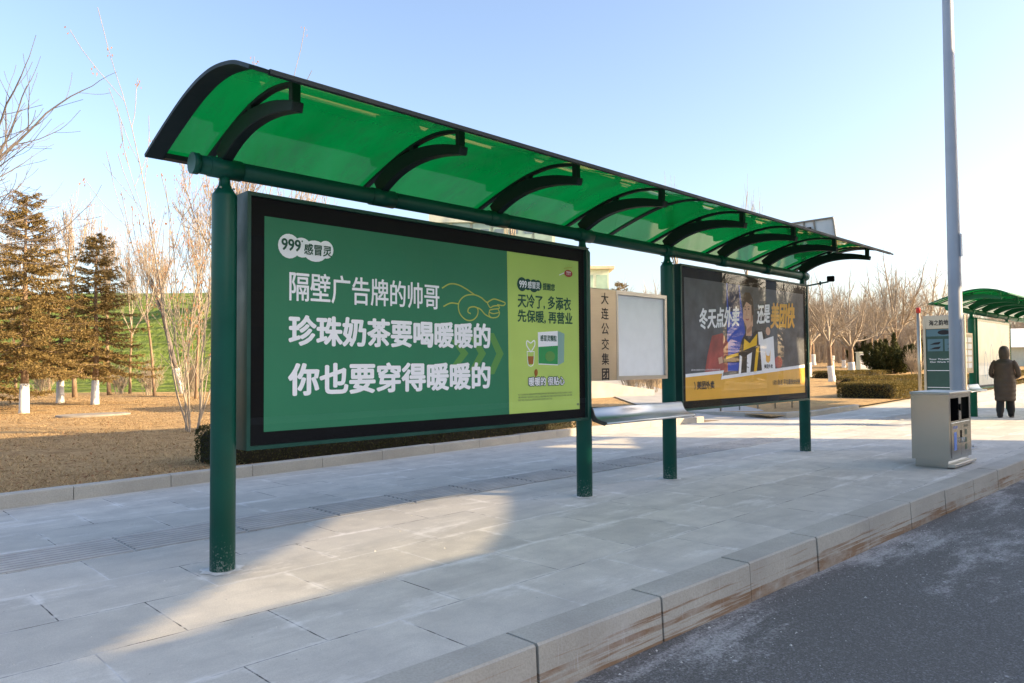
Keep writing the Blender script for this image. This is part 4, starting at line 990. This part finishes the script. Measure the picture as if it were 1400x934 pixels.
def grow(mb, r, p, d, L, rad, lvl, maxl, up, spread, kids, tips, minr, jit=.16):
    n = 6 if lvl == 0 else (5 if lvl == 1 else 4); pts = [p.copy()]; dd = d.normalized(); ds = [dd.copy()]
    for i in range(n):
        dd = (dd+rvec(r, jit)+Vector((0, 0, up*(.5+.5*lvl/maxl)))*.5).normalized(); p = p+dd*(L/n); pts.append(p.copy()); ds.append(dd.copy())
    end = rad*(.55 if lvl < maxl else .35)
    mb.tube(pts, [max(minr, rad+(end-rad)*i/n) for i in range(n+1)], (8, 6, 5, 4, 3, 3)[min(5, lvl)], caps=False)
    if lvl >= maxl: tips.append((pts[-1], dd)); tips.append((pts[2], ds[2])); return
    k = kids[min(lvl, len(kids)-1)]
    for i in range(k):
        t = .28+.72*(i+r.random()*.7)/k if lvl > 0 else .45+.55*(i+.6)/k
        t = min(.99, t); f = t*n; a = int(f); q = pts[a].lerp(pts[min(n, a+1)], f-a)
        ax = ds[a].orthogonal().normalized(); ax.rotate(Matrix.Rotation(r.uniform(0, 2*PI), 3, ds[a]))
        nd = (ds[a]+ax*spread*r.uniform(.7, 1.2)).normalized()
        rr = rad+(end-rad)*t
        grow(mb, r, q, nd, L*r.uniform(.55, .8)*(1.05-.35*t if lvl > 0 else 1), rr*.52, lvl+1, maxl, up, spread, kids, tips, minr, jit)
    # leader continues
    grow(mb, r, pts[-1], ds[-1], L*.66, end, lvl+1, maxl, up, spread, kids, tips, minr, jit)

def leaf_quads(mb, r, q, n, size, rad, drop=0):
    for _ in range(n):
        c = q+rvec(r, rad); c.z -= drop*r.random()
        a = rvec(r).normalized()*size*r.uniform(.5, 1.1); b_ = a.orthogonal().normalized()*size*.3*r.uniform(.6, 1.2)
        if drop: a = Vector((a.x*.35, a.y*.35, -abs(a.z)-size*.4)); b_ = a.orthogonal().normalized()*size*.22; 
        mb.face([c-b_, c+a*.5-b_*1.2, c+a, c+a*.5+b_*1.2])

def bare_tree(seed, h, tr, maxl=4, up=.25, spread=.75, kids=(5, 4, 4, 3), wash=.9, trunkh=None, lean=(0, 0), leaves=0, minr=.006, bark='bark', twig='twig', name='bare_tree', label='', group=None, loc=(0, 0, 0), clump=0):
    r = random.Random(seed); t = thing(name, label, 'tree', loc, 0, group)
    th = trunkh or h*.28; d = Vector((lean[0], lean[1], 1)).normalized()
    tips = []; cr = MB(); g = MB()
    if not clump:
        pts = [Vector((0, 0, -.1))]; dd = d.copy()
        for i in range(6): dd = (dd+rvec(r, .05)).normalized(); pts.append(pts[-1]+dd*((th+.1)/6))
        g.tube(pts, [tr*(1.35 if i == 0 else 1.08-.06*i) for i in range(7)], 10); g.build('trunk', M[bark], t)
        if wash:
            w_ = []; k = 0
            for i in range(10):
                z = -.05+(wash+.05)*i/9; j = 0
                while j < 5 and pts[j+1].z < z: j += 1
                f = (z-pts[j].z)/(pts[j+1].z-pts[j].z); w_.append(pts[j].lerp(pts[j+1], f))
            g2 = MB(); g2.tube(w_, [tr*(1.30-.22*min(1, i/4))+.012 for i in range(10)], 12); g2.build('whitewash', M['lime_wash'], t)
        top = pts[-1]; nl = kids[0]
        for i in range(nl):
            an = 2*PI*(i+r.random()*.6)/nl; nd = (dd+Vector((math.cos(an), math.sin(an), .25))*spread*r.uniform(.75, 1.15)).normalized()
            q = pts[-2].lerp(top, r.random()) if i else top
            grow(cr, r, q, nd, (h-th)*r.uniform(.40, .52), tr*.46, 1, maxl, up, spread, kids, tips, minr)
        grow(cr, r, top, dd, (h-th)*.5, tr*.5, 1, maxl, up, spread, kids, tips, minr)
    else:
        for i in range(clump):
            an = r.uniform(0, 2*PI); o_ = Vector((math.cos(an), math.sin(an), 0))*r.uniform(.03, .28)
            nd = Vector((math.cos(an)*r.uniform(.05, .34), math.sin(an)*r.uniform(.05, .34), 1)).normalized()
            hh = h*r.uniform(.45, 1); grow(cr, r, o_+Vector((0, 0, -.05)), nd, hh*.52, tr*r.uniform(.45, 1), 1, maxl, .18, spread, kids, tips, minr, .10)
    cr.build('crown' if not clump else 'stems', M[twig], t)
    if leaves:
        lf = MB()
        for q, dd in tips:
            if r.random() < leaves: leaf_quads(lf, r, q, r.randint(2, 6), .075, .09, .10)
        lf.build('dry_leaf', M['dryleaf'], t)['kind'] = 'stuff'
    return t

def at_lawn(X, Y): return (X, Y, lawn_z(X, Y))
TG = 'bare trees with whitewashed trunks on the far lawn'
t1 = bare_tree(11, 6.6, .19, 4, .13, .95, (5, 5, 5, 4), .85, 1.9, (.02, .02), 0, .0055, label='thick forked bare tree with whitewashed foot behind the trimmed hedges', group=TG, loc=at_lawn(49.1, 19.6))
t2 = bare_tree(23, 5.6, .15, 4, .13, .9, (5, 5, 5, 4), .85, 2.2, (-.04, .05), 0, .005, label='slim bare tree whose white foot stands left of the hedges', group=TG, loc=at_lawn(40.0, 17.0))
t3 = bare_tree(31, 6.0, .18, 4, .18, .8, (5, 5, 5, 4), .85, 2.4, (0, 0), 0, .006, label='bare tree with white foot between the cabinet and the dark juniper', group=TG, loc=at_lawn(57.5, 21.2))
def copy_at(src, X, Y, rz, sc, label, group=None, dz=0):
    c = copy_tree(src); c.location = (X, Y, lawn_z(X, Y)+dz); c.rotation_euler = (0, 0, rz); c.scale = (sc, sc, sc); c['label'] = label
    if group: c['group'] = group
    return c
copy_at(t2, 45.0, 20.6, 2.0, 1.05, 'bare tree with white foot half hidden by the edge of the second poster', TG)
copy_at(t1, 47.5, 22.6, 1.1, .95, 'bare tree just above the camera arm, its foot behind the second poster', TG)
BG = 'bare background trees beyond the far lawn'
r = random.Random(77)
for i in range(26):
    px = 960+i*17.5+r.uniform(-8, 8); D = r.uniform(60, 88); X, Y = XY(D, (px-700)/FOC*D)
    copy_at((t1, t2, t3)[i % 3], X, Y, r.uniform(0, 6), r.uniform(.75, 1.4), 'one of the leafless trees in the hazy row at the back of the far lawn', BG)
# slender poplars that rise above everything
def poplar(seed, h, label, loc):
    return bare_tree(seed, h, .085, 3, .9, .35, (4, 5, 4), 0, h*.55, (0, 0), 0, .007, label=label, loc=loc, group='slender leafless trees', name='slender_tree')
poplar(3, 12.2, 'slender leafless tree whose tip shows over the middle of the canopy', at_lawn(*XY(43, (940-700)/FOC*43)))
poplar(4, 12.6, 'slender leafless tree whose tip shows above the second poster', at_lawn(*XY(47, (1018-700)/FOC*47)))
poplar(5, 14.2, 'slender leafless tree whose tip shows above the first poster', at_lawn(*XY(43, (702-700)/FOC*43)))
poplar(6, 7.4, 'thin upright sapling beside the grove left of the stop sign', at_lawn(*XY(58, (1209-700)/FOC*58)))
poplar(7, 8.2, 'thin upright sapling over the dark juniper', at_lawn(*XY(58, (1224-700)/FOC*58)))
for k, (px, D, s_) in enumerate(((850, 46, 7), (872, 44, 6.5), (895, 50, 7.5), (828, 55, 7))):
    X, Y = XY(D, (px-700)/FOC*D); copy_at(t3, X, Y, k*1.3, s_/6.0*.85, ('bare tree behind the low pale block', 'bare tree above the middle of the notice panel', 'bare tree above the right end of the notice panel', 'bare tree standing behind the block roof')[k], BG)

OG = 'trees across the street'
for k in range(9):
    c = copy_tree((t1, t3)[k % 2]); c.location = (38+k*4.2, -12.5-1.5*(k % 3), -.1); c.rotation_euler = (0, 0, k*1.7); c.scale = (1.3,)*3; c['label'] = 'one of the leafless street trees across the road'; c['group'] = OG
# left side
LG = 'bare trees on the near lawn'
bare_tree(41, 7.2, .115, 4, .35, .55, (4, 4, 4, 3), 1.2, 4.6, (-.26, .10), .30, .007, 'greybark', label='leaning bare tree with whitewashed foot and dry catkins left of the first post', group=LG, loc=at_lawn(12.6, 35.8))
bare_tree(52, 7.8, .026, 3, .2, .6, (4, 4, 4), 0, None, (0, 0), .45, .0055, label='many-stemmed shrub tree with hanging brown leaves beside the first post', group=LG, loc=at_lawn(5.35, 14.7), clump=8)
bare_tree(53, 8.6, .085, 4, .4, .5, (3, 4, 4, 3), 0, 5.2, (-.05, 0), .18, .007, label='tall thin bare tree rising between the two spruces', group=LG, loc=at_lawn(*XY(31, (103-700)/FOC*31)))
bare_tree(54, 9.2, .09, 4, .4, .5, (4, 4, 4, 3), 0, 4.5, (.04, 0), .35, .007, label='bare tree with a few dry leaves rising behind the shelter roof end', group=LG, loc=at_lawn(*XY(24, (292-700)/FOC*24)))
bare_tree(55, 8.2, .08, 4, .4, .5, (3, 4, 4, 3), 0, 4.2, (0, 0), .15, .007, label='thin bare tree above the right spruce', group=LG, loc=at_lawn(*XY(33, (150-700)/FOC*33)))
bare_tree(57, 7.6, .09, 4, .4, .55, (4, 4, 4, 3), 0, 3.5, (0, 0), .45, .007, label='bare tree with dry leaves seen above the first poster', group=LG, loc=at_lawn(*XY(24, (420-700)/FOC*24)))
bare_tree(58, 8.6, .09, 4, .4, .55, (4, 4, 4, 3), 0, 3.9, (0, 0), .35, .007, label='bare tree seen between roof beam and first poster', group=LG, loc=at_lawn(*XY(30, (355-700)/FOC*30)))
bare_tree(59, 8.0, .13, 4, .14, .9, (7, 4, 4, 3), .9, 2.8, (.10, 0), 0, .005, 'greybark', 'greybark', label='grey bare tree whose branches reach in from the left edge', group=LG, loc=at_lawn(*XY(13.5, (-178-700)/FOC*13.5)))

for k, (px, D, h_, lab) in enumerate(((22, 33, 7.6, 'thin bare tree partly hidden by the tall spruce'), (68, 36, 8.4, 'thin bare tree between tall spruce and its low neighbour'), (178, 35, 7.2, 'thin bare tree right behind the shorter spruce'), (212, 32, 7.8, 'thin bare tree between the shorter spruce and the leaning tree'), (268, 29, 8.4, 'thin bare tree close behind the first post'))):
    bare_tree(70+k, h_, .06, 4, .4, .5, (4, 4, 4, 3), 0, h_*.45, (.05*(k % 3-1), 0), .12, .0055, label=lab, group=LG, loc=at_lawn(*XY(D, (px-700)/FOC*D)))

def spruce(seed, h, R0, label, loc, zlow=1.3):
    r = random.Random(seed); t = thing('spruce_tree', label, 'tree', loc, r.uniform(0, 6), 'spruces with whitewashed trunks')
    g = MB(); g.tube([(0, 0, -.1), (.02, 0, h*.3), (-.02, .02, h*.7), (0, 0, h)], [.115, .09, .045, .012], 10); g.build('trunk', M['bark'], t)
    g = MB(); g.tube([(0, 0, -.05), (0, 0, .1), (.008, 0, .82)], [.15, .128, .115], 14); g.build('whitewash', M['lime_wash'], t)
    br = MB(); nd = MB(); z = zlow
    while z < h-.05:
        f = (z-zlow)/(h-zlow); Lm = R0*(1-f)**.72+.10; nb = r.randint(5, 7) if f < .8 else 5
        a0 = r.uniform(0, 6)
        for k in range(nb):
            if r.random() < .12: continue
            an = a0+2*PI*k/nb+r.uniform(-.3, .3); L = Lm*r.uniform(.55, 1.15); sl = -.10-.25*(1-f)+.5*f*f+r.uniform(-.08, .08)
            hd = Vector((math.cos(an), math.sin(an), 0)); pts = []; zj = r.uniform(-.14, .14)
            n = max(4, int(L/.16))
            for i in range(n+1):
                x = i/n; pts.append(Vector((0, 0, z))+hd*L*x+Vector((0, 0, sl*L*x+.16*L*x*x*x)))
            pts = [p+Vector((0, 0, zj)) for p in pts]; br.tube(pts, [.018*(1-f*.5)*(1-.8*i/n)+.004 for i in range(n+1)], 4, caps=False)
            side = hd.cross(Vector((0, 0, 1)))
            for i in range(1, n+1):
                q = pts[i]; tl = (.34*(1-.55*i/n)+.06)*min(1, L/.8+.3)
                for s_ in (-1, 1, 0):
                    if r.random() < .12: continue
                    dv = (hd*(.75 if s_ else 1)+side*s_*.8+Vector((0, 0, -.30 if s_ else .05))+rvec(r, .22)).normalized(); m_ = max(2, int(tl/.055))
                    for j in range(m_):
                        c = q+dv*tl*(j+.5)/m_
                        for _ in range(5):
                            nv = (dv*.7+rvec(r, .75)).normalized()*r.uniform(.06, .115); wv = nv.orthogonal().normalized(); wv.rotate(Matrix.Rotation(r.uniform(0, 3), 3, nv.normalized())); wv *= .0145
                            nd.face([c-wv, c+wv, c+nv])
        z += .15+.10*r.random()*(1-f)+.03
    br.build('branch', M['bark'], t)['kind'] = 'stuff'
    nd.build('needles', M['needle'], t)['kind'] = 'stuff'
    return t
spruce(1, 6.1, 1.75, 'tall brownish spruce with white foot at the left', at_lawn(4.21, 24.2))
spruce(2, 5.7, 1.75, 'shorter brownish spruce with white foot left of the leaning tree', at_lawn(6.91, 28.0))
spruce(5, 4.2, 1.9, 'low spruce with white foot between the two taller spruces', at_lawn(6.3, 30.0))
spruce(9, 5.2, 1.9, 'spruce cut off by the left edge of the picture', at_lawn(*XY(22, (-35-700)/FOC*22)), .7)

for k in range(8): spruce(60+k, 7.5+k % 3, 2.3, 'one of the spruces standing across the road', (36+k*4.6, -17-2*(k % 2), -.1), .5)['group'] = 'spruces across the street'

def hedge(name, label, x0, x1, y0, y1, h, mat, n, loc, rz=0, size=.04, group=None, rnd=.12):
    r = random.Random(hash(label) % 1000 if False else int(abs(loc[0]*100)) % 997); t = thing(name, label, 'hedge', loc, rz, group)
    g = MB()
    ins = .05; nx = max(6, int((x1-x0)/.35))
    def prof(ex):   # section
        e = ex; return [(y0+ins+e, 0), (y0+ins+e, h-rnd-ins), (y0+ins+rnd+e, h-ins-e*.4), (y1-ins-rnd-e, h-ins-e*.4), (y1-ins-e, h-rnd-ins), (y1-ins-e, 0)]
    rows = []
    for i in range(nx+1):
        x = x0+ins+(x1-x0-2*ins)*i/nx; e = rnd*.8*max(0, 1-min(i, nx-i)/1.5)
        rows.append([(x, p[0], p[1]+r.uniform(-.015, .015)) for p in prof(e)])
    for q in rows: g.v += q
    for i in range(nx):
        for j in range(5): a = i*6+j; g.f.append((a, a+6, a+7, a+1)); g.m.append(0); g.sm.append(True)
    g.f.append(tuple(range(6))); g.m.append(0); g.sm.append(False); g.f.append(tuple(nx*6+j for j in reversed(range(6)))); g.m.append(0); g.sm.append(False)
    g.build('stems', M['hedgedark'], t)
    lf = MB(); A1 = (x1-x0)*h; A2 = (x1-x0)*(y1-y0); A3 = (y1-y0)*h; T = 2*A1+A2+2*A3
    for _ in range(n):
        k = r.random()*T; x = r.uniform(x0, x1); y = r.uniform(y0, y1); z = h*r.random()**.85
        if k < 2*A1: y = y0 if k < A1 else y1
        elif k < 2*A1+A2: z = h
        else: x = x0 if k < 2*A1+A2+A3 else x1
        p = Vector((x, y, z))
        # round the corners
        cx_ = max(x0+rnd, min(x1-rnd, x)); cy_ = max(y0+rnd, min(y1-rnd, y)); cz_ = min(h-rnd, z)
        d = p-Vector((cx_, cy_, cz_)); 
        if d.length > 1e-4: p = Vector((cx_, cy_, cz_))+d.normalized()*rnd*r.uniform(.72, 1.06)
        p += Vector((0, 0, .025*noise.noise(Vector((x*1.3, y*1.3, 0)))))
        a = rvec(r).normalized()*size*r.uniform(.6, 1.2); b_ = a.orthogonal().normalized(); b_.rotate(Matrix.Rotation(r.uniform(0, 3), 3, a.normalized())); b_ *= size*.45
        lf.face([p-a*.5, p+b_*.5, p+a*.5, p-b_*.5])
    lf.build('leaves', mat, t)['kind'] = 'stuff'
    return t
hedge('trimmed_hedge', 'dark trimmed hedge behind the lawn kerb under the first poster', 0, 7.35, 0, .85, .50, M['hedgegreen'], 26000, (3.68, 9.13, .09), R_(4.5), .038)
HG = 'trimmed hedges on the far lawn'
hedge('trimmed_hedge', 'nearest golden trimmed hedge beside the sunny pavement', 0, 4.2, 0, 2.0, .53, M['hedge'], 22000, (26.7, 9.2, .10), R_(4), .06, HG, .2)
hedge('trimmed_hedge', 'middle trimmed hedge behind the nearest golden one', 0, 11, 0, .9, .48, M['hedge'], 16000, (*XY(34, (1166-700)/FOC*34), .19), R_(-2), .07, HG, .2)
hedge('trimmed_hedge', 'farthest trimmed hedge at the feet of the bare trees', 0, 9, 0, 1.5, .45, M['hedge'], 12000, (*XY(43, (1142-700)/FOC*43), .40), R_(0), .08, HG, .2)
hedge('trimmed_hedge', 'low trimmed hedge in the distance right of the person', 0, 30, 0, 1.6, .7, M['hedge'], 14000, (36, 9.3, .0), R_(6), .09, HG, .2)

def juniper(seed, label, loc, n, R0, H, mat=None, name='juniper_shrub'):
    r = random.Random(seed); t = thing(name, label, 'shrub', loc, 0, 'dark juniper shrubs'); lf = MB(); st = MB(); mat = mat or M['juniper']
    for k in range(n):
        an = r.uniform(0, 2*PI); rr = R0*r.random()**.6; d = Vector((math.cos(an)*rr*.95, math.sin(an)*rr*.95, H*(1.05-.55*rr/R0)*r.uniform(.75, 1.1))); L = d.length
        base = Vector((math.cos(an)*.2, math.sin(an)*.2, 0)); tw = rvec(r, .22)
        pts = [base, base+d*.35+Vector((math.cos(an), math.sin(an), 0))*.25*rr/R0, base+d*.7+Vector((math.cos(an), math.sin(an), 0))*.2*rr/R0, base+d+Vector((0, 0, .1))]
        c = catmull([tuple(p) for p in pts], 8); st.tube(c, [.035*(1-.8*i/(len(c)-1)) for i in range(len(c))], 4, caps=False)
        for i, p in enumerate(c):
            x = i/(len(c)-1)
            if x < .18: continue
            wd = .30*math.sin(PI*min(1, .15+x*.85))**.7+.03
            for _ in range(34):
                q = Vector(p)+rvec(r, wd*.75); a = (d.normalized()*.8+rvec(r, .7)).normalized()*r.uniform(.10, .22); b_ = a.orthogonal().normalized(); b_.rotate(Matrix.Rotation(r.uniform(0, 3), 3, a.normalized())); b_ *= .035
                lf.face([q-b_, q+b_, q+a])
    st.build('branch', M['bark'], t)['kind'] = 'stuff'; lf.build('leaves', mat, t)['kind'] = 'stuff'
    return t
juniper(2, 'big dark plumed juniper left of the stop sign', at_lawn(*XY(50, (1218-700)/FOC*50)), 30, 1.7, 2.5)
juniper(3, 'smaller dark juniper close to the stop sign post', at_lawn(*XY(53, (1252-700)/FOC*53)), 22, 1.4, 2.2)
juniper(4, 'dark conifer shrub behind the cabinet', at_lawn(*XY(66, (1180-700)/FOC*66)), 16, 1.5, 2.4)
spruce(15, 6.6, 1.5, 'small distant spruce whose tip peeks over the notice panel', at_lawn(*XY(52, (848-700)/FOC*52)))
def twig_bush(seed, label, loc, h, n, mat='twig'):
    return bare_tree(seed, h, .018, 3, .1, .6, (4, 4, 4), 0, None, (0, 0), .0, .006, twig=mat, label=label, loc=loc, clump=n, name='dry_shrub', group='leafless shrubs')
tb = twig_bush(5, 'reddish leafless shrub at the foot of the stop sign post', at_lawn(*XY(46, (1252-700)/FOC*46)), 2.0, 22)
r = random.Random(8)
for k, (px, D, s_, lab) in enumerate(((205, 33, .9, 'dry shrub at the foot of the green hill right of the spruces'), (165, 35, .8, 'dry shrub behind the shorter spruce'), (60, 34, .9, 'dry shrub behind the tall spruce'), (262, 31, 1.0, 'dry shrub behind the leaning tree'), (862, 30, .9, 'dry shrub behind the ramp'), (890, 31, 1.0, 'dry shrub behind the leaning seat'), (880, 36, 1.2, 'dry shrub under the notice panel'))):
    X, Y = XY(D, (px-700)/FOC*D); copy_at(tb, X, Y, k*1.1, s_, lab, 'leafless shrubs')
# far wood that reads as one mass of twigs
g = MB(); r = random.Random(6)
for k in range(2600):
    D = r.uniform(78, 115); px = r.uniform(840, 1480); X, Y = XY(D, (px-700)/FOC*D); z = lawn_z(X, Y); h = r.uniform(2.5, 7.5)
    p = Vector((X, Y, z)); q = p+Vector((r.uniform(-.5, .5), r.uniform(-.5, .5), h*.5)); g.tube([p, q, q+Vector((r.uniform(-.8, .8), r.uniform(-.8, .8), h*.5))], [.045, .03, .012], 3, caps=False)
    for _ in range(4):
        c = p.lerp(q, r.random()); c.z += h*.3*r.random(); g.tube([c, c+Vector((r.uniform(-1.1, 1.1), r.uniform(-1.1, 1.1), r.uniform(.6, 2)))], [.022, .010], 3, caps=False)
tag(g.build('distant_wood', M['twig']), 'distant mass of leafless saplings behind the far lawn', 'wood', kind='stuff')
# dry grass on the near lawn
g = MB(); r = random.Random(12); k = 0
while k < 75000:
    D = 7.2+27*r.random()**1.6; px = r.uniform(-30, 330) if r.random() < .8 else r.uniform(330, 980); X, Y = XY(D, (px-700)/FOC*D)
    if X > 14.7 or Y < lk(X)+.12 or noise.noise(Vector((X*.9, Y*.9, 1))) > r.uniform(.05, .5): k += 1; continue
    z = lawn_z(X, Y); p = Vector((X, Y, z-.005)); an = r.uniform(0, 2*PI); L = r.uniform(.03, .085); d = Vector((math.cos(an), math.sin(an), r.uniform(.1, .8))).normalized()*L; w_ = Vector((-math.sin(an), math.cos(an), 0))*(.003+.0004*D)
    g.face([p-w_, p+w_, p+d]); k += 1
tag(g.build('dry_grass', M['straw']), 'short straw-coloured grass covering the near lawn', 'grass', kind='stuff')
g = MB(); r = random.Random(31)
for k in range(1500):
    D = 7.6+16*r.random()**1.3; px = r.uniform(-40, 330); X, Y = XY(D, (px-700)/FOC*D)
    if X > 14.6 or Y < lk(X)+.1 or noise.noise(Vector((X*.5, Y*.5, 7))) < -.1: continue
    p = Vector((X, Y, lawn_z(X, Y)+r.uniform(.015, .04))); a = Vector((r.uniform(-1, 1), r.uniform(-1, 1), r.uniform(-.35, .35))).normalized()*r.uniform(.03, .065); b_ = a.cross(Vector((r.uniform(-.4, .4), r.uniform(-.4, .4), 1))).normalized()*a.length*.55
    g.face([p-a*.5, p+b_*.5, p+a*.5, p-b_*.5])
tag(g.build('fallen_leaves', M['dryleaf']), 'brown fallen leaves scattered over the near lawn', 'leaves', kind='stuff')
# grains of road salt and grit in the gutter and on the slabs
g = MB(); r = random.Random(21)
for k in range(1000):
    if k < 650:
        x = 1.2+r.random()**1.3*9; y = 2.50-abs(r.gauss(0, .55)) if r.random() < .7 else r.uniform(.3, 2.4); z = -.249
        if y > 2.49: continue
    else:
        x = r.uniform(.3, 9); y = r.uniform(2.8, 7); z = .001
    q = r.uniform(.0025, .0065)*(1.8 if r.random() < .06 else 1); c = Vector((x, y, z)); an = r.uniform(0, 3)
    p = [c+Vector((math.cos(an+k_*2.094)*q*r.uniform(.7, 1.3), math.sin(an+k_*2.094)*q*r.uniform(.7, 1.3), 0)) for k_ in range(3)]; t_ = c+Vector((0, 0, q*.8))
    for a_ in range(3): g.face([p[a_], p[(a_+1) % 3], t_])
tag(g.build('salt_grains', M['mortar']), 'white grains of road salt scattered along the kerb', 'grit', kind='stuff')
bpy.data.objects.remove(_obj)
